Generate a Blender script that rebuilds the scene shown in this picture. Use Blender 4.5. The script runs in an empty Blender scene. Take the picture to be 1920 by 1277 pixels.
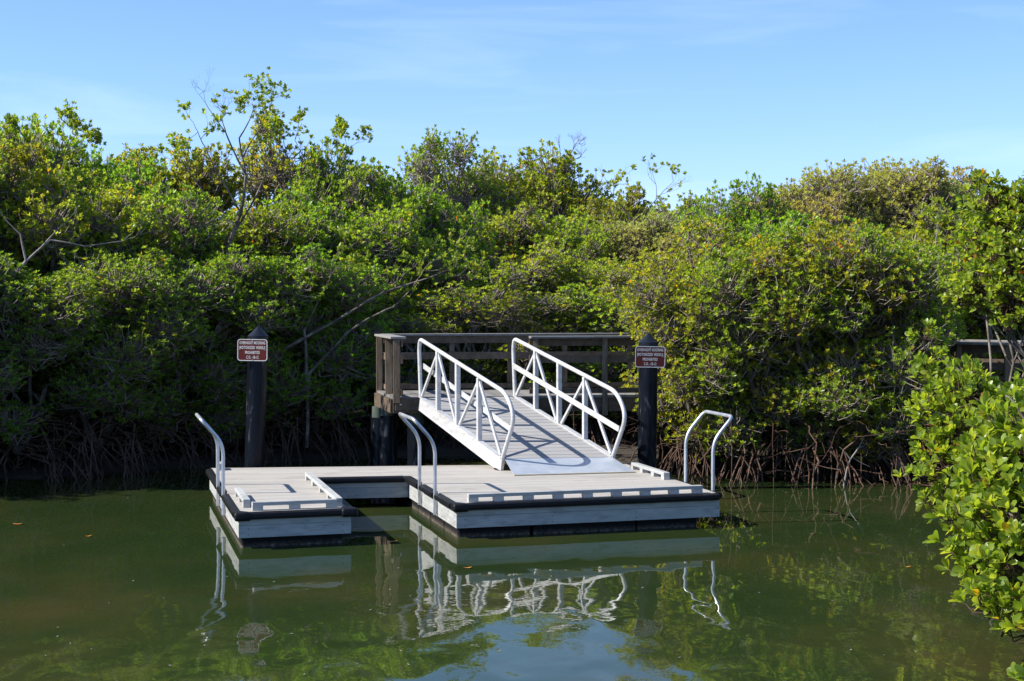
import bpy, bmesh, math, random
import numpy as np
from mathutils import Vector, Matrix

SC = bpy.context.scene
COL = SC.collection
R = math.radians

# ------------------------------------------------------------------ camera
cam_d = bpy.data.cameras.new('camera')
cam = bpy.data.objects.new('camera', cam_d)
COL.objects.link(cam)
cam_d.sensor_width = 36.0
cam_d.lens = 60.0
cam_d.clip_start = 0.1
cam_d.clip_end = 2000
cam.location = (0, 0, 3.1)
cam.rotation_euler = (R(90) - math.atan(90.5 / 3200.0), 0, 0)
SC.camera = cam

# ------------------------------------------------------------------ world + sun
SUN_EL = 39.0
w = bpy.data.worlds.new('World')
SC.world = w
w.use_nodes = True
nt = w.node_tree
nt.nodes.clear()
out = nt.nodes.new('ShaderNodeOutputWorld')
bg = nt.nodes.new('ShaderNodeBackground')
sky = nt.nodes.new('ShaderNodeTexSky')
sky.sky_type = 'NISHITA'
sky.sun_disc = False
sky.sun_elevation = R(SUN_EL)
sky.sun_rotation = R(263)
sky.altitude = 0
sky.air_density = 1.0
sky.dust_density = 0.0
sky.ozone_density = 4.0
bg.inputs['Strength'].default_value = 0.080
# faint high cirrus, mixed over the whole sky
tc = nt.nodes.new('ShaderNodeTexCoord')
mp = nt.nodes.new('ShaderNodeMapping')
mp.inputs['Scale'].default_value = (1.5, 1.5, 13.0)
mp.inputs['Rotation'].default_value = (0.0, R(6), 0.0)
nz = nt.nodes.new('ShaderNodeTexNoise')
nz.inputs['Scale'].default_value = 2.2
nz.inputs['Detail'].default_value = 7
nz.inputs['Roughness'].default_value = 0.55
nz.inputs['Distortion'].default_value = 0.5
rp = nt.nodes.new('ShaderNodeValToRGB')
rp.color_ramp.elements[0].position = 0.52
rp.color_ramp.elements[0].color = (0, 0, 0, 1)
rp.color_ramp.elements[1].position = 0.80
rp.color_ramp.elements[1].color = (0.30, 0.30, 0.30, 1)
tint = nt.nodes.new('ShaderNodeMixRGB')
tint.blend_type = 'MULTIPLY'
tint.inputs[0].default_value = 1.0
tint.inputs[2].default_value = (0.86, 0.98, 1.16, 1)
mx = nt.nodes.new('ShaderNodeMixRGB')
mx.inputs[2].default_value = (6.6, 8.0, 9.3, 1)
L = nt.links.new
L(tc.outputs['Generated'], mp.inputs['Vector'])
L(mp.outputs[0], nz.inputs['Vector'])
L(nz.outputs['Fac'], rp.inputs[0])
L(rp.outputs[0], mx.inputs[0])
sxz = nt.nodes.new('ShaderNodeSeparateXYZ')
hz = nt.nodes.new('ShaderNodeMapRange')
hz.inputs['From Min'].default_value = 0.16
hz.inputs['From Max'].default_value = 0.02
hz.interpolation_type = 'SMOOTHSTEP'
hm = nt.nodes.new('ShaderNodeMixRGB')
hm.blend_type = 'MULTIPLY'
hm.inputs[2].default_value = (0.95, 1.0, 1.55, 1)
L(tc.outputs['Generated'], sxz.inputs[0])
L(sxz.outputs['Z'], hz.inputs['Value'])
L(hz.outputs[0], hm.inputs[0])
L(sky.outputs[0], hm.inputs[1])
L(hm.outputs[0], tint.inputs[1])
L(tint.outputs[0], mx.inputs[1])
L(mx.outputs[0], bg.inputs['Color'])
L(bg.outputs[0], out.inputs['Surface'])

sd = bpy.data.lights.new('sun', 'SUN')
sun = bpy.data.objects.new('sun', sd)
COL.objects.link(sun)
sd.energy = 4.6
sd.angle = R(0.5)
sd.color = (1.0, 0.955, 0.88)
_az = R(263)
_to = Vector((math.sin(_az) * math.cos(R(SUN_EL)), math.cos(_az) * math.cos(R(SUN_EL)), math.sin(R(SUN_EL))))
sun.rotation_euler = (-_to).to_track_quat('-Z', 'Y').to_euler()
sun.location = (-20, 10, 20)

SC.view_settings.view_transform = 'Standard'
SC.view_settings.look = 'None'
SC.view_settings.gamma = 1
SC.view_settings.exposure = 0.95
SC.view_settings.use_curve_mapping = False
SC.render.engine = 'CYCLES'
SC.cycles.max_bounces = 8
SC.cycles.transparent_max_bounces = 8
SC.cycles.caustics_reflective = False
SC.cycles.caustics_refractive = False

# ------------------------------------------------------------------ materials
def mat(name):
    m = bpy.data.materials.new(name)
    m.use_nodes = True
    n = m.node_tree.nodes
    b = n.get('Principled BSDF')
    return m, m.node_tree, b

def node(t, kind, **kw):
    n = t.nodes.new(kind)
    for k, v in kw.items():
        if hasattr(n, k):
            setattr(n, k, v)
        else:
            n.inputs[k].default_value = v
    return n

def ramp(t, stops, src):
    r = t.nodes.new('ShaderNodeValToRGB')
    el = r.color_ramp.elements
    while len(el) < len(stops):
        el.new(0.5)
    for e, (p, c) in zip(el, stops):
        e.position = p
        e.color = (c[0], c[1], c[2], 1)
    t.links.new(src, r.inputs[0])
    return r

def coords(t, scale=(1, 1, 1), kind='Object', rot=(0, 0, 0)):
    a = t.nodes.new('ShaderNodeTexCoord')
    m = t.nodes.new('ShaderNodeMapping')
    m.inputs['Scale'].default_value = scale
    m.inputs['Rotation'].default_value = rot
    t.links.new(a.outputs[kind], m.inputs['Vector'])
    return m.outputs[0]

def world_coords(t, scale=(1, 1, 1), rot=(0, 0, 0)):
    a = t.nodes.new('ShaderNodeNewGeometry')
    m = t.nodes.new('ShaderNodeMapping')
    m.vector_type = 'TEXTURE' if False else 'POINT'
    m.inputs['Scale'].default_value = scale
    m.inputs['Rotation'].default_value = rot
    t.links.new(a.outputs['Position'], m.inputs['Vector'])
    return m.outputs[0]

def rand_mul(t, col_out, lo, hi):
    """per-object brightness variation"""
    oi = t.nodes.new('ShaderNodeObjectInfo')
    mr = node(t, 'ShaderNodeMapRange')
    mr.inputs['To Min'].default_value = lo
    mr.inputs['To Max'].default_value = hi
    t.links.new(oi.outputs['Random'], mr.inputs['Value'])
    mul = t.nodes.new('ShaderNodeMixRGB')
    mul.blend_type = 'MULTIPLY'
    mul.inputs[0].default_value = 1
    t.links.new(col_out, mul.inputs[1])
    t.links.new(mr.outputs[0], mul.inputs[2])
    return mul.outputs[0]

def noisy(name, stops, scale=(1, 1, 1), ns=5.0, detail=6, rough=0.6, metal=0.0, bump=0.0, bdist=0.01,
          vary=None, spec=0.5, distort=0.0, rot=(0, 0, 0), rr=None):
    m, t, b = mat(name)
    v = world_coords(t, scale, rot)
    n = node(t, 'ShaderNodeTexNoise', Scale=ns, Detail=detail, Roughness=0.6, Distortion=distort)
    t.links.new(v, n.inputs['Vector'])
    r = ramp(t, stops, n.outputs['Fac'])
    c = r.outputs[0]
    if vary:
        c = rand_mul(t, c, *vary)
    t.links.new(c, b.inputs['Base Color'])
    b.inputs['Roughness'].default_value = rough
    b.inputs['Metallic'].default_value = metal
    b.inputs['Specular IOR Level'].default_value = spec
    if rr:
        q = node(t, 'ShaderNodeMapRange')
        q.inputs['To Min'].default_value = rr[0]
        q.inputs['To Max'].default_value = rr[1]
        t.links.new(n.outputs['Fac'], q.inputs['Value'])
        t.links.new(q.outputs[0], b.inputs['Roughness'])
    if bump:
        bp = node(t, 'ShaderNodeBump', Strength=bump, Distance=bdist)
        t.links.new(n.outputs['Fac'], bp.inputs['Height'])
        t.links.new(bp.outputs[0], b.inputs['Normal'])
    return m

M = {}
# pale composite decking, faint lengthwise grain
M['deck'] = noisy('composite_decking', [(0.3, (0.351, 0.328, 0.292)), (0.7, (0.421, 0.394, 0.355))], (1.2, 14, 1), 2.5, rough=0.75,
                  bump=0.25, bdist=0.002, vary=(0.9, 1.05), rot=(0, 0, R(-17)))
def grime(m, col, lo, hi, sc, ns, seedrot=0.0):
    t = m.node_tree; b = t.nodes['Principled BSDF']
    src = b.inputs['Base Color'].links[0].from_socket
    n = node(t, 'ShaderNodeTexNoise', Scale=ns, Detail=8, Roughness=0.65, Distortion=0.6)
    t.links.new(world_coords(t, sc, (0, 0, seedrot)), n.inputs['Vector'])
    r = ramp(t, [(lo, (0, 0, 0)), (hi, (0.55, 0.55, 0.55))], n.outputs['Fac'])
    x = t.nodes.new('ShaderNodeMixRGB'); x.inputs[2].default_value = (*col, 1)
    t.links.new(r.outputs[0], x.inputs[0]); t.links.new(src, x.inputs[1]); t.links.new(x.outputs[0], b.inputs['Base Color'])
grime(M['deck'], (0.20, 0.185, 0.155), 0.50, 0.74, (1, 1.6, 1), 1.4, 0.3)
grime(M['deck'], (0.62, 0.60, 0.56), 0.66, 0.70, (1, 1, 1), 9.0, 0.9)
M['gangdeck'] = noisy('grey_gangway_decking', [(0.3, (0.266, 0.259, 0.252)), (0.7, (0.333, 0.326, 0.318))], (1, 12, 1), 3, rough=0.75,
                      bump=0.2, bdist=0.002, vary=(0.92, 1.06))
M['fascia'] = noisy('pale_fascia', [(0.35, (0.331, 0.338, 0.331)), (0.62, (0.432, 0.432, 0.418))], (1, 1, 5), 3, rough=0.6, bump=0.15,
                    bdist=0.003, vary=(0.95, 1.03))
grime(M['fascia'], (0.13, 0.12, 0.095), 0.52, 0.72, (2.5, 2.5, 9), 1.2)
M['rubber'] = noisy('black_rubber', [(0.3, (0.004, 0.004, 0.005)), (0.7, (0.012, 0.011, 0.012))], (1, 1, 1), 9, rough=0.45, spec=0.25, bump=0.3,
                    bdist=0.004)
M['alu'] = noisy('dull_aluminium', [(0.3, (0.527, 0.535, 0.561)), (0.7, (0.646, 0.654, 0.671))], (1, 1, 1), 7, rough=0.38, metal=0.75,
                 rr=(0.28, 0.5))
grime(M['alu'], (0.30, 0.30, 0.31), 0.5, 0.7, (1, 1, 1), 5.0)
M['alupaint'] = noisy('mill_aluminium', [(0.3, (0.528, 0.528, 0.528)), (0.7, (0.640, 0.632, 0.624))], (1, 1, 3), 6, rough=0.5, metal=0.25,
                      rr=(0.35, 0.6))
grime(M['alupaint'], (0.30, 0.29, 0.27), 0.52, 0.72, (1.5, 1.5, 3), 3.0)
M['plate'] = noisy('aluminium_plate', [(0.35, (0.444, 0.488, 0.548)), (0.65, (0.533, 0.570, 0.614))], (1, 1, 1), 5, rough=0.45, metal=0.5,
                   rr=(0.35, 0.6))
M['plate_edge'] = noisy('yellowed_plate_edge', [(0.3, (0.484, 0.406, 0.234)), (0.7, (0.562, 0.491, 0.328))], (1, 1, 1), 8, rough=0.6)
M['wood'] = noisy('weathered_lumber', [(0.25, (0.075, 0.052, 0.036)), (0.5, (0.145, 0.105, 0.074)), (0.75, (0.22, 0.17, 0.125))],
                  (1.3, 1.3, 1.3), 5.5, detail=9, rough=0.85, bump=0.5, bdist=0.008, vary=(0.7, 1.15), spec=0.3, distort=1.4)
M['woodpost'] = noisy('weathered_post', [(0.25, (0.085, 0.062, 0.042)), (0.5, (0.165, 0.125, 0.086)), (0.75, (0.27, 0.215, 0.155))],
                      (9, 9, 1.1), 2.5, detail=8, rough=0.85, bump=0.6, bdist=0.008, vary=(0.8, 1.15), spec=0.3, distort=0.5)
M['woodgrey'] = noisy('silvered_lumber', [(0.25, (0.149, 0.140, 0.130)), (0.75, (0.285, 0.273, 0.260))],
                      (1, 9, 2), 3, detail=8, rough=0.85, bump=0.5, bdist=0.006, vary=(0.75, 1.1), spec=0.3)
M['greensleeve'] = noisy('treated_pile_green', [(0.3, (0.032, 0.049, 0.038)), (0.7, (0.084, 0.105, 0.081))], (4, 4, 1), 4, rough=0.8, bump=0.4)
M['bolt'] = noisy('galvanised_bolt', [(0.3, (0.320, 0.320, 0.320)), (0.7, (0.480, 0.480, 0.464))], rough=0.45, metal=0.7)
M['screw'] = noisy('dark_screw', [(0.3, (0.06, 0.06, 0.06)), (0.7, (0.12, 0.11, 0.1))], rough=0.5, metal=0.4)
M['signbrown'] = noisy('maroon_sign_face', [(0.3, (0.085, 0.009, 0.005)), (0.7, (0.11, 0.013, 0.008))], ns=8, rough=0.42, spec=0.3)
M['signwhite'] = noisy('sign_white', [(0.3, (0.560, 0.544, 0.520)), (0.7, (0.640, 0.624, 0.600))], ns=9, rough=0.5)
M['signback'] = noisy('sign_aluminium_back', [(0.3, (0.5, 0.5, 0.5)), (0.7, (0.6, 0.6, 0.6))], ns=9, rough=0.4, metal=0.8)
M['mud'] = noisy('creek_mud', [(0.3, (0.018, 0.014, 0.010)), (0.7, (0.055, 0.042, 0.028))], ns=3, rough=0.9, bump=0.8, bdist=0.05)
M['orange_leaf'] = noisy('fallen_leaf_orange', [(0.3, (0.450, 0.153, 0.018)), (0.7, (0.558, 0.252, 0.036))], ns=20, rough=0.5)

# black plastic wrap of the mooring piles: vertical creases
m, t, b = mat('black_pile_wrap')
v = world_coords(t, (7, 7, 1.6))
n1 = node(t, 'ShaderNodeTexNoise', Scale=1.3, Detail=3, Roughness=0.5, Distortion=1.2)
t.links.new(v, n1.inputs['Vector'])
r = ramp(t, [(0.3, (0.003, 0.004, 0.007)), (0.60, (0.006, 0.008, 0.013)), (0.72, (0.070, 0.072, 0.080))], n1.outputs['Fac'])
t.links.new(r.outputs[0], b.inputs['Base Color'])
bp = node(t, 'ShaderNodeBump', Strength=0.7, Distance=0.018)
t.links.new(n1.outputs['Fac'], bp.inputs['Height'])
t.links.new(bp.outputs[0], b.inputs['Normal'])
b.inputs['Roughness'].default_value = 0.30
b.inputs['Specular IOR Level'].default_value = 0.16
M['wrap'] = m
M['cap'] = noisy('black_cone_cap', [(0.3, (0.006, 0.008, 0.013)), (0.7, (0.012, 0.015, 0.022))], ns=4, rough=0.34, spec=0.35)

# float sides: black plastic with barnacle crust near the water
m, t, b = mat('barnacled_float')
v = world_coords(t, (1, 1, 1))
n1 = node(t, 'ShaderNodeTexNoise', Scale=22.0, Detail=6, Roughness=0.7)
t.links.new(v, n1.inputs['Vector'])
g = t.nodes.new('ShaderNodeNewGeometry')
sx = t.nodes.new('ShaderNodeSeparateXYZ')
t.links.new(g.outputs['Position'], sx.inputs[0])
mr = node(t, 'ShaderNodeMapRange')
mr.inputs['From Min'].default_value = 0.11
mr.inputs['From Max'].default_value = 0.0
t.links.new(sx.outputs['Z'], mr.inputs['Value'])
mu = node(t, 'ShaderNodeMath', operation='MULTIPLY')
t.links.new(mr.outputs[0], mu.inputs[0])
t.links.new(n1.outputs['Fac'], mu.inputs[1])
r = ramp(t, [(0.22, (0.008, 0.008, 0.009)), (0.45, (0.07, 0.055, 0.045)), (0.65, (0.24, 0.20, 0.17))], mu.outputs[0])
t.links.new(r.outputs[0], b.inputs['Base Color'])
b.inputs['Roughness'].default_value = 0.7
b.inputs['Specular IOR Level'].default_value = 0.2
bp = node(t, 'ShaderNodeBump', Strength=0.7, Distance=0.02)
t.links.new(mu.outputs[0], bp.inputs['Height'])
t.links.new(bp.outputs[0], b.inputs['Normal'])
M['float'] = m

# water: murky green body under a clear reflecting surface
m, t, b = mat('murky_creek_water')
b.inputs['Roughness'].default_value = 0.015
b.inputs['IOR'].default_value = 1.333
b.inputs['Specular IOR Level'].default_value = 0.5
v = world_coords(t, (0.35, 0.22, 1))
n0 = node(t, 'ShaderNodeTexNoise', Scale=1.0, Detail=4, Roughness=0.55)
t.links.new(v, n0.inputs['Vector'])
r = ramp(t, [(0.3, (0.015, 0.032, 0.009)), (0.5, (0.025, 0.038, 0.011)), (0.72, (0.052, 0.048, 0.016))], n0.outputs['Fac'])
t.links.new(r.outputs[0], b.inputs['Base Color'])
v1 = world_coords(t, (1.0, 0.5, 1), (0, 0, R(12)))
n1 = node(t, 'ShaderNodeTexNoise', Scale=1.7, Detail=1.0, Roughness=0.35, Distortion=0.5)
t.links.new(v1, n1.inputs['Vector'])
v2 = world_coords(t, (1.0, 0.8, 1), (0, 0, R(-20)))
n2 = node(t, 'ShaderNodeTexNoise', Scale=7.0, Detail=3.0, Roughness=0.5)
t.links.new(v2, n2.inputs['Vector'])
# ripples fade out in the lee of the dock and the far bank
g = t.nodes.new('ShaderNodeNewGeometry')
sx = t.nodes.new('ShaderNodeSeparateXYZ')
t.links.new(g.outputs['Position'], sx.inputs[0])
mr = node(t, 'ShaderNodeMapRange')
mr.interpolation_type = 'SMOOTHSTEP'
mr.inputs['From Min'].default_value = 14.0
mr.inputs['From Max'].default_value = 21.0
mr.inputs['To Min'].default_value = 1.0
mr.inputs['To Max'].default_value = 0.22
t.links.new(sx.outputs['Y'], mr.inputs['Value'])
s2 = node(t, 'ShaderNodeMath', operation='MULTIPLY')
pm = ramp(t, [(0.40, (0.02, 0.02, 0.02)), (0.60, (0.075, 0.075, 0.075))], n0.outputs['Fac'])
t.links.new(pm.outputs[0], s2.inputs[1])
t.links.new(n2.outputs['Fac'], s2.inputs[0])
ad = node(t, 'ShaderNodeMath', operation='ADD')
t.links.new(n1.outputs['Fac'], ad.inputs[0])
t.links.new(s2.outputs[0], ad.inputs[1])
sc_ = node(t, 'ShaderNodeMath', operation='MULTIPLY')
t.links.new(ad.outputs[0], sc_.inputs[0])
t.links.new(mr.outputs[0], sc_.inputs[1])
bp = node(t, 'ShaderNodeBump', Strength=1.0, Distance=0.020)
t.links.new(sc_.outputs[0], bp.inputs['Height'])
t.links.new(bp.outputs[0], b.inputs['Normal'])
M['water'] = m

# bark / roots / twigs
M['bark'] = noisy('mangrove_bark', [(0.3, (0.053, 0.038, 0.030)), (0.5, (0.128, 0.105, 0.086)), (0.68, (0.270, 0.240, 0.210))], (1, 1, 1), 5,
                  rough=0.85, bump=0.6, bdist=0.02, spec=0.2)
M['deadwood'] = noisy('dead_grey_wood', [(0.3, (0.150, 0.128, 0.112)), (0.7, (0.315, 0.285, 0.262))], (1, 1, 1), 6, rough=0.85, spec=0.2)
M['twig'] = noisy('grey_tan_twigs', [(0.3, (0.17, 0.135, 0.10)), (0.7, (0.38, 0.32, 0.26))], (1, 1, 1), 4, rough=0.85, spec=0.2)
M['root'] = noisy('prop_root_bark', [(0.25, (0.022, 0.011, 0.007)), (0.5, (0.073, 0.040, 0.027)), (0.75, (0.159, 0.104, 0.076))], (1, 1, 1), 3,
                  rough=0.75, bump=0.3, bdist=0.01, spec=0.25)

def leaf_mat(name, stops, transl=0.54, rough=0.36):
    m, t, b = mat(name)
    a = t.nodes.new('ShaderNodeAttribute')
    a.attribute_name = 'tone'
    r = ramp(t, stops, a.outputs['Fac'])
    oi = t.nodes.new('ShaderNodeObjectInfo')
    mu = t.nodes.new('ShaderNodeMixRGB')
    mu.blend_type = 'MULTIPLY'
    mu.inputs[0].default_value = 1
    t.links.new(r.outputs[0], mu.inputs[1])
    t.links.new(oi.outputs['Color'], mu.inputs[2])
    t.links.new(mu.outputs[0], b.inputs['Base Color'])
    b.inputs['Roughness'].default_value = rough
    b.inputs['Specular IOR Level'].default_value = 0.5
    tr = t.nodes.new('ShaderNodeBsdfTranslucent')
    br = t.nodes.new('ShaderNodeMixRGB')
    br.blend_type = 'MULTIPLY'
    br.inputs[0].default_value = 1
    br.inputs[2].default_value = (1.9, 1.75, 0.7, 1)
    t.links.new(mu.outputs[0], br.inputs[1])
    t.links.new(br.outputs[0], tr.inputs['Color'])
    mx = t.nodes.new('ShaderNodeMixShader')
    mx.inputs[0].default_value = transl
    t.links.new(b.outputs[0], mx.inputs[1])
    t.links.new(tr.outputs[0], mx.inputs[2])
    t.links.new(mx.outputs[0], t.nodes['Material Output'].inputs['Surface'])
    return m

M['leaf'] = leaf_mat('mangrove_leaf', [(0.0, (0.085, 0.155, 0.020)), (0.45, (0.200, 0.282, 0.032)), (0.85, (0.345, 0.390, 0.058)),
                                       (0.955, (0.38, 0.35, 0.06)), (0.972, (0.42, 0.30, 0.02)), (0.99, (0.40, 0.14, 0.02))])
M['leaf_olive'] = leaf_mat('olive_leaf', [(0.0, (0.20, 0.23, 0.06)), (0.5, (0.33, 0.36, 0.11)), (0.9, (0.46, 0.46, 0.18)),
                                          (1.0, (0.30, 0.22, 0.06))], 0.42, 0.5)

# ------------------------------------------------------------------ object helpers
def tag(o, label=None, cat=None, group=None, kind=None):
    if label: o['label'] = label
    if cat: o['category'] = cat
    if group: o['group'] = group
    if kind: o['kind'] = kind
    return o

def thing(name, label, cat, loc=(0, 0, 0), group=None):
    o = bpy.data.objects.new(name, None)
    o.empty_display_size = 0.2
    o.location = loc
    COL.objects.link(o)
    return tag(o, label, cat, group)

class MB:
    """collects geometry in world coordinates; build() makes ONE object"""
    def __init__(s):
        s.v = []; s.f = []
    def add(s, vs, fs):
        o = len(s.v)
        s.v += [tuple(q) for q in vs]
        s.f += [tuple(i + o for i in f) for f in fs]
        return s
    def prism(s, poly, z0, z1):
        n = len(poly)
        vs = [(p[0], p[1], z0 if len(p) < 3 else p[2] - (z1 - z0)) for p in poly] + [(p[0], p[1], z1 if len(p) < 3 else p[2]) for p in poly]
        fs = [tuple(range(n))[::-1], tuple(range(n, 2 * n))] + [(i, (i + 1) % n, n + (i + 1) % n, n + i) for i in range(n)]
        return s.add(vs, fs)
    def bar(s, a, b, w, h, up=(0, 0, 1)):
        """box section w (sideways) x h (along up) centred on the line a-b"""
        a = Vector(a); b = Vector(b); d = (b - a).normalized(); up = Vector(up)
        sd = d.cross(up)
        if sd.length < 1e-4: sd = d.cross(Vector((0, 1, 0)))
        sd.normalize(); u = sd.cross(d).normalized()
        vs = []
        for p in (a, b):
            for i, j in ((-1, -1), (1, -1), (1, 1), (-1, 1)):
                vs.append(p + sd * (i * w / 2) + u * (j * h / 2))
        return s.add(vs, [(0, 1, 2, 3), (7, 6, 5, 4), (0, 4, 5, 1), (1, 5, 6, 2), (2, 6, 7, 3), (3, 7, 4, 0)])
    def tube(s, pts, r, n=10, caps=True):
        pts = [Vector(p) for p in pts]
        rs = r if isinstance(r, (list, tuple)) else [r] * len(pts)
        tang = []
        for i in range(len(pts)):
            a = pts[max(0, i - 1)]; b = pts[min(len(pts) - 1, i + 1)]
            tang.append((b - a).normalized())
        u = tang[0].orthogonal().normalized()
        vs = []
        for i, p in enumerate(pts):
            u = (u - tang[i] * u.dot(tang[i])).normalized()
            w_ = tang[i].cross(u)
            for k in range(n):
                an = 2 * math.pi * k / n
                vs.append(p + (u * math.cos(an) + w_ * math.sin(an)) * rs[i])
        fs = []
        for i in range(len(pts) - 1):
            for k in range(n):
                fs.append((i * n + k, i * n + (k + 1) % n, (i + 1) * n + (k + 1) % n, (i + 1) * n + k))
        if caps:
            fs.append(tuple(range(n))[::-1]); fs.append(tuple(range((len(pts) - 1) * n, len(pts) * n)))
        return s.add(vs, fs)
    def lathe(s, c, prof, n=20):
        """prof: list of (r, z); c = (x, y) or function z->(x,y)"""
        cf = c if callable(c) else (lambda z: c)
        vs = []
        for r_, z in prof:
            x, y = cf(z)
            for k in range(n):
                an = 2 * math.pi * k / n
                vs.append((x + r_ * math.cos(an), y + r_ * math.sin(an), z))
        fs = []
        for i in range(len(prof) - 1):
            for k in range(n):
                fs.append((i * n + k, i * n + (k + 1) % n, (i + 1) * n + (k + 1) % n, (i + 1) * n + k))
        fs.append(tuple(range(n))[::-1]); fs.append(tuple(range((len(prof) - 1) * n, len(prof) * n)))
        return s.add(vs, fs)
    def build(s, name, m, parent=None, smooth=False, bevel=0.0, seg=1):
        me = bpy.data.meshes.new(name)
        off = Vector((0, 0, 0))
        if parent is not None:
            q = parent
            while q is not None:
                off = off + q.location
                q = q.parent
        me.from_pydata([(x - off.x, y - off.y, z - off.z) for x, y, z in s.v], [], s.f)
        bm = bmesh.new(); bm.from_mesh(me)
        bmesh.ops.recalc_face_normals(bm, faces=bm.faces)
        if bevel:
            es = [e for e in bm.edges if len(e.link_faces) == 2 and e.calc_face_angle(0) > 0.6]
            bmesh.ops.bevel(bm, geom=es, offset=bevel, segments=seg, profile=0.5, affect='EDGES', clamp_overlap=True)
        bm.to_mesh(me); bm.free()
        me.materials.append(m)
        if smooth:
            me.polygons.foreach_set('use_smooth', [True] * len(me.polygons))
            if smooth != 'all':
                try:
                    me.set_sharp_from_angle(angle=R(40))
                except Exception:
                    pass
        o = bpy.data.objects.new(name, me)
        COL.objects.link(o)
        if parent is not None:
            o.parent = parent
        return o

def rounded(pts, rad, seg=6):
    """polyline with its inner corners rounded"""
    pts = [Vector(p) for p in pts]
    o = [pts[0]]
    for i in range(1, len(pts) - 1):
        a, b, c = pts[i - 1], pts[i], pts[i + 1]
        r_ = min(rad if not isinstance(rad, (list, tuple)) else rad[i - 1], (a - b).length * 0.48, (c - b).length * 0.48)
        p = b + (a - b).normalized() * r_
        q = b + (c - b).normalized() * r_
        for k in range(seg + 1):
            u = k / seg
            o.append(p * (1 - u) ** 2 + b * 2 * u * (1 - u) + q * u * u)
    o.append(pts[-1])
    return o

def np_mesh(name, V, F, tone=None):
    """fast mesh from vertex array and a face array of equal-sized faces"""
    me = bpy.data.meshes.new(name)
    k = F.shape[1]
    me.vertices.add(len(V)); me.vertices.foreach_set('co', V.astype(np.float32).ravel())
    me.loops.add(F.size); me.loops.foreach_set('vertex_index', F.astype(np.int32).ravel())
    me.polygons.add(len(F)); me.polygons.foreach_set('loop_start', (np.arange(len(F)) * k).astype(np.int32))
    try:
        me.polygons.foreach_set('loop_total', np.full(len(F), k, np.int32))
    except Exception:
        pass
    me.update(calc_edges=True)
    if tone is not None:
        at = me.attributes.new('tone', 'FLOAT', 'FACE')
        at.data.foreach_set('value', tone.astype(np.float32))
    return me

def frustums(A, B, ra, rb, n=3):
    """many independent tapered segments -> (V, quads)"""
    A = np.asarray(A, float); B = np.asarray(B, float)
    ra = np.broadcast_to(np.asarray(ra, float), (len(A),)); rb = np.broadcast_to(np.asarray(rb, float), (len(A),))
    d = B - A
    d /= np.linalg.norm(d, axis=1, keepdims=True) + 1e-9
    h = np.where(np.abs(d[:, 2:3]) < 0.9, np.array([[0, 0, 1.0]]), np.array([[1.0, 0, 0]]))
    u = np.cross(d, h); u /= np.linalg.norm(u, axis=1, keepdims=True) + 1e-9
    v_ = np.cross(d, u)
    an = np.arange(n) * 2 * np.pi / n
    ring = u[:, None, :] * np.cos(an)[None, :, None] + v_[:, None, :] * np.sin(an)[None, :, None]
    V = np.concatenate([A[:, None, :] + ring * ra[:, None, None], B[:, None, :] + ring * rb[:, None, None]], 1)
    idx = np.arange(n); nx = (idx + 1) % n
    f = np.stack([idx, nx, nx + n, idx + n], 1)
    F = (np.arange(len(A)) * 2 * n)[:, None, None] + f[None]
    return V.reshape(-1, 3), F.reshape(-1, 4)

# ------------------------------------------------------------------ setting: ground, mud banks, water
def shore_y(x):
    xs = [-60, -30, -14, -8, -6, -2.6, 0.4, 2.2, 3.3, 6.0, 7.2, 60]
    ys = [25.5, 25.5, 26.0, 27.6, 29.2, 31.2, 31.6, 30.0, 28.4, 27.6, 27.0, 27.0]
    return np.interp(x, xs, ys)

def shore_x(y):   # right bank
    return np.interp(y, [-20, 0, 10, 15, 20, 24, 27], [9, 7.5, 6.2, 5.4, 6.0, 6.6, 7.2])

gx = np.concatenate([np.linspace(-400, -42, 14), np.linspace(-40, 40, 161), np.linspace(42, 400, 14)])
gy = np.concatenate([np.linspace(-60, 8, 20), np.linspace(9, 70, 123), np.linspace(75, 900, 16)])
GX, GY = np.meshgrid(gx, gy)
rs = np.random.RandomState(3)
d1 = GY - shore_y(GX)
d2 = np.where(GY < 40, GX - shore_x(GY), -50)
d3 = -17.5 - GX
dd = np.maximum(np.maximum(d1, d2), d3)
GZ = -0.75 + 0.87 / (1 + np.exp(-np.clip(dd * 2.3, -30, 30))) + rs.uniform(-0.05, 0.05, GX.shape) * (dd > -1)
V = np.stack([GX, GY, GZ], -1).reshape(-1, 3)
ny, nx_ = GX.shape
ii, jj = np.meshgrid(np.arange(ny - 1), np.arange(nx_ - 1), indexing='ij')
F = np.stack([ii * nx_ + jj, ii * nx_ + jj + 1, (ii + 1) * nx_ + jj + 1, (ii + 1) * nx_ + jj], -1).reshape(-1, 4)
me = np_mesh('ground', V, F)
me.materials.append(M['mud'])
me.polygons.foreach_set('use_smooth', [True] * len(me.polygons))
o = bpy.data.objects.new('ground', me); COL.objects.link(o)
tag(o, 'dark mud bank and creek bed under the mangroves', kind='structure')

wb = MB().add([(-400, -60, 0), (400, -60, 0), (400, 900, 0), (-400, 900, 0)], [(0, 1, 2, 3)])
wo = wb.build('water', M['water'])
tag(wo, 'murky green creek water with soft ripples', kind='structure')

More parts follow.
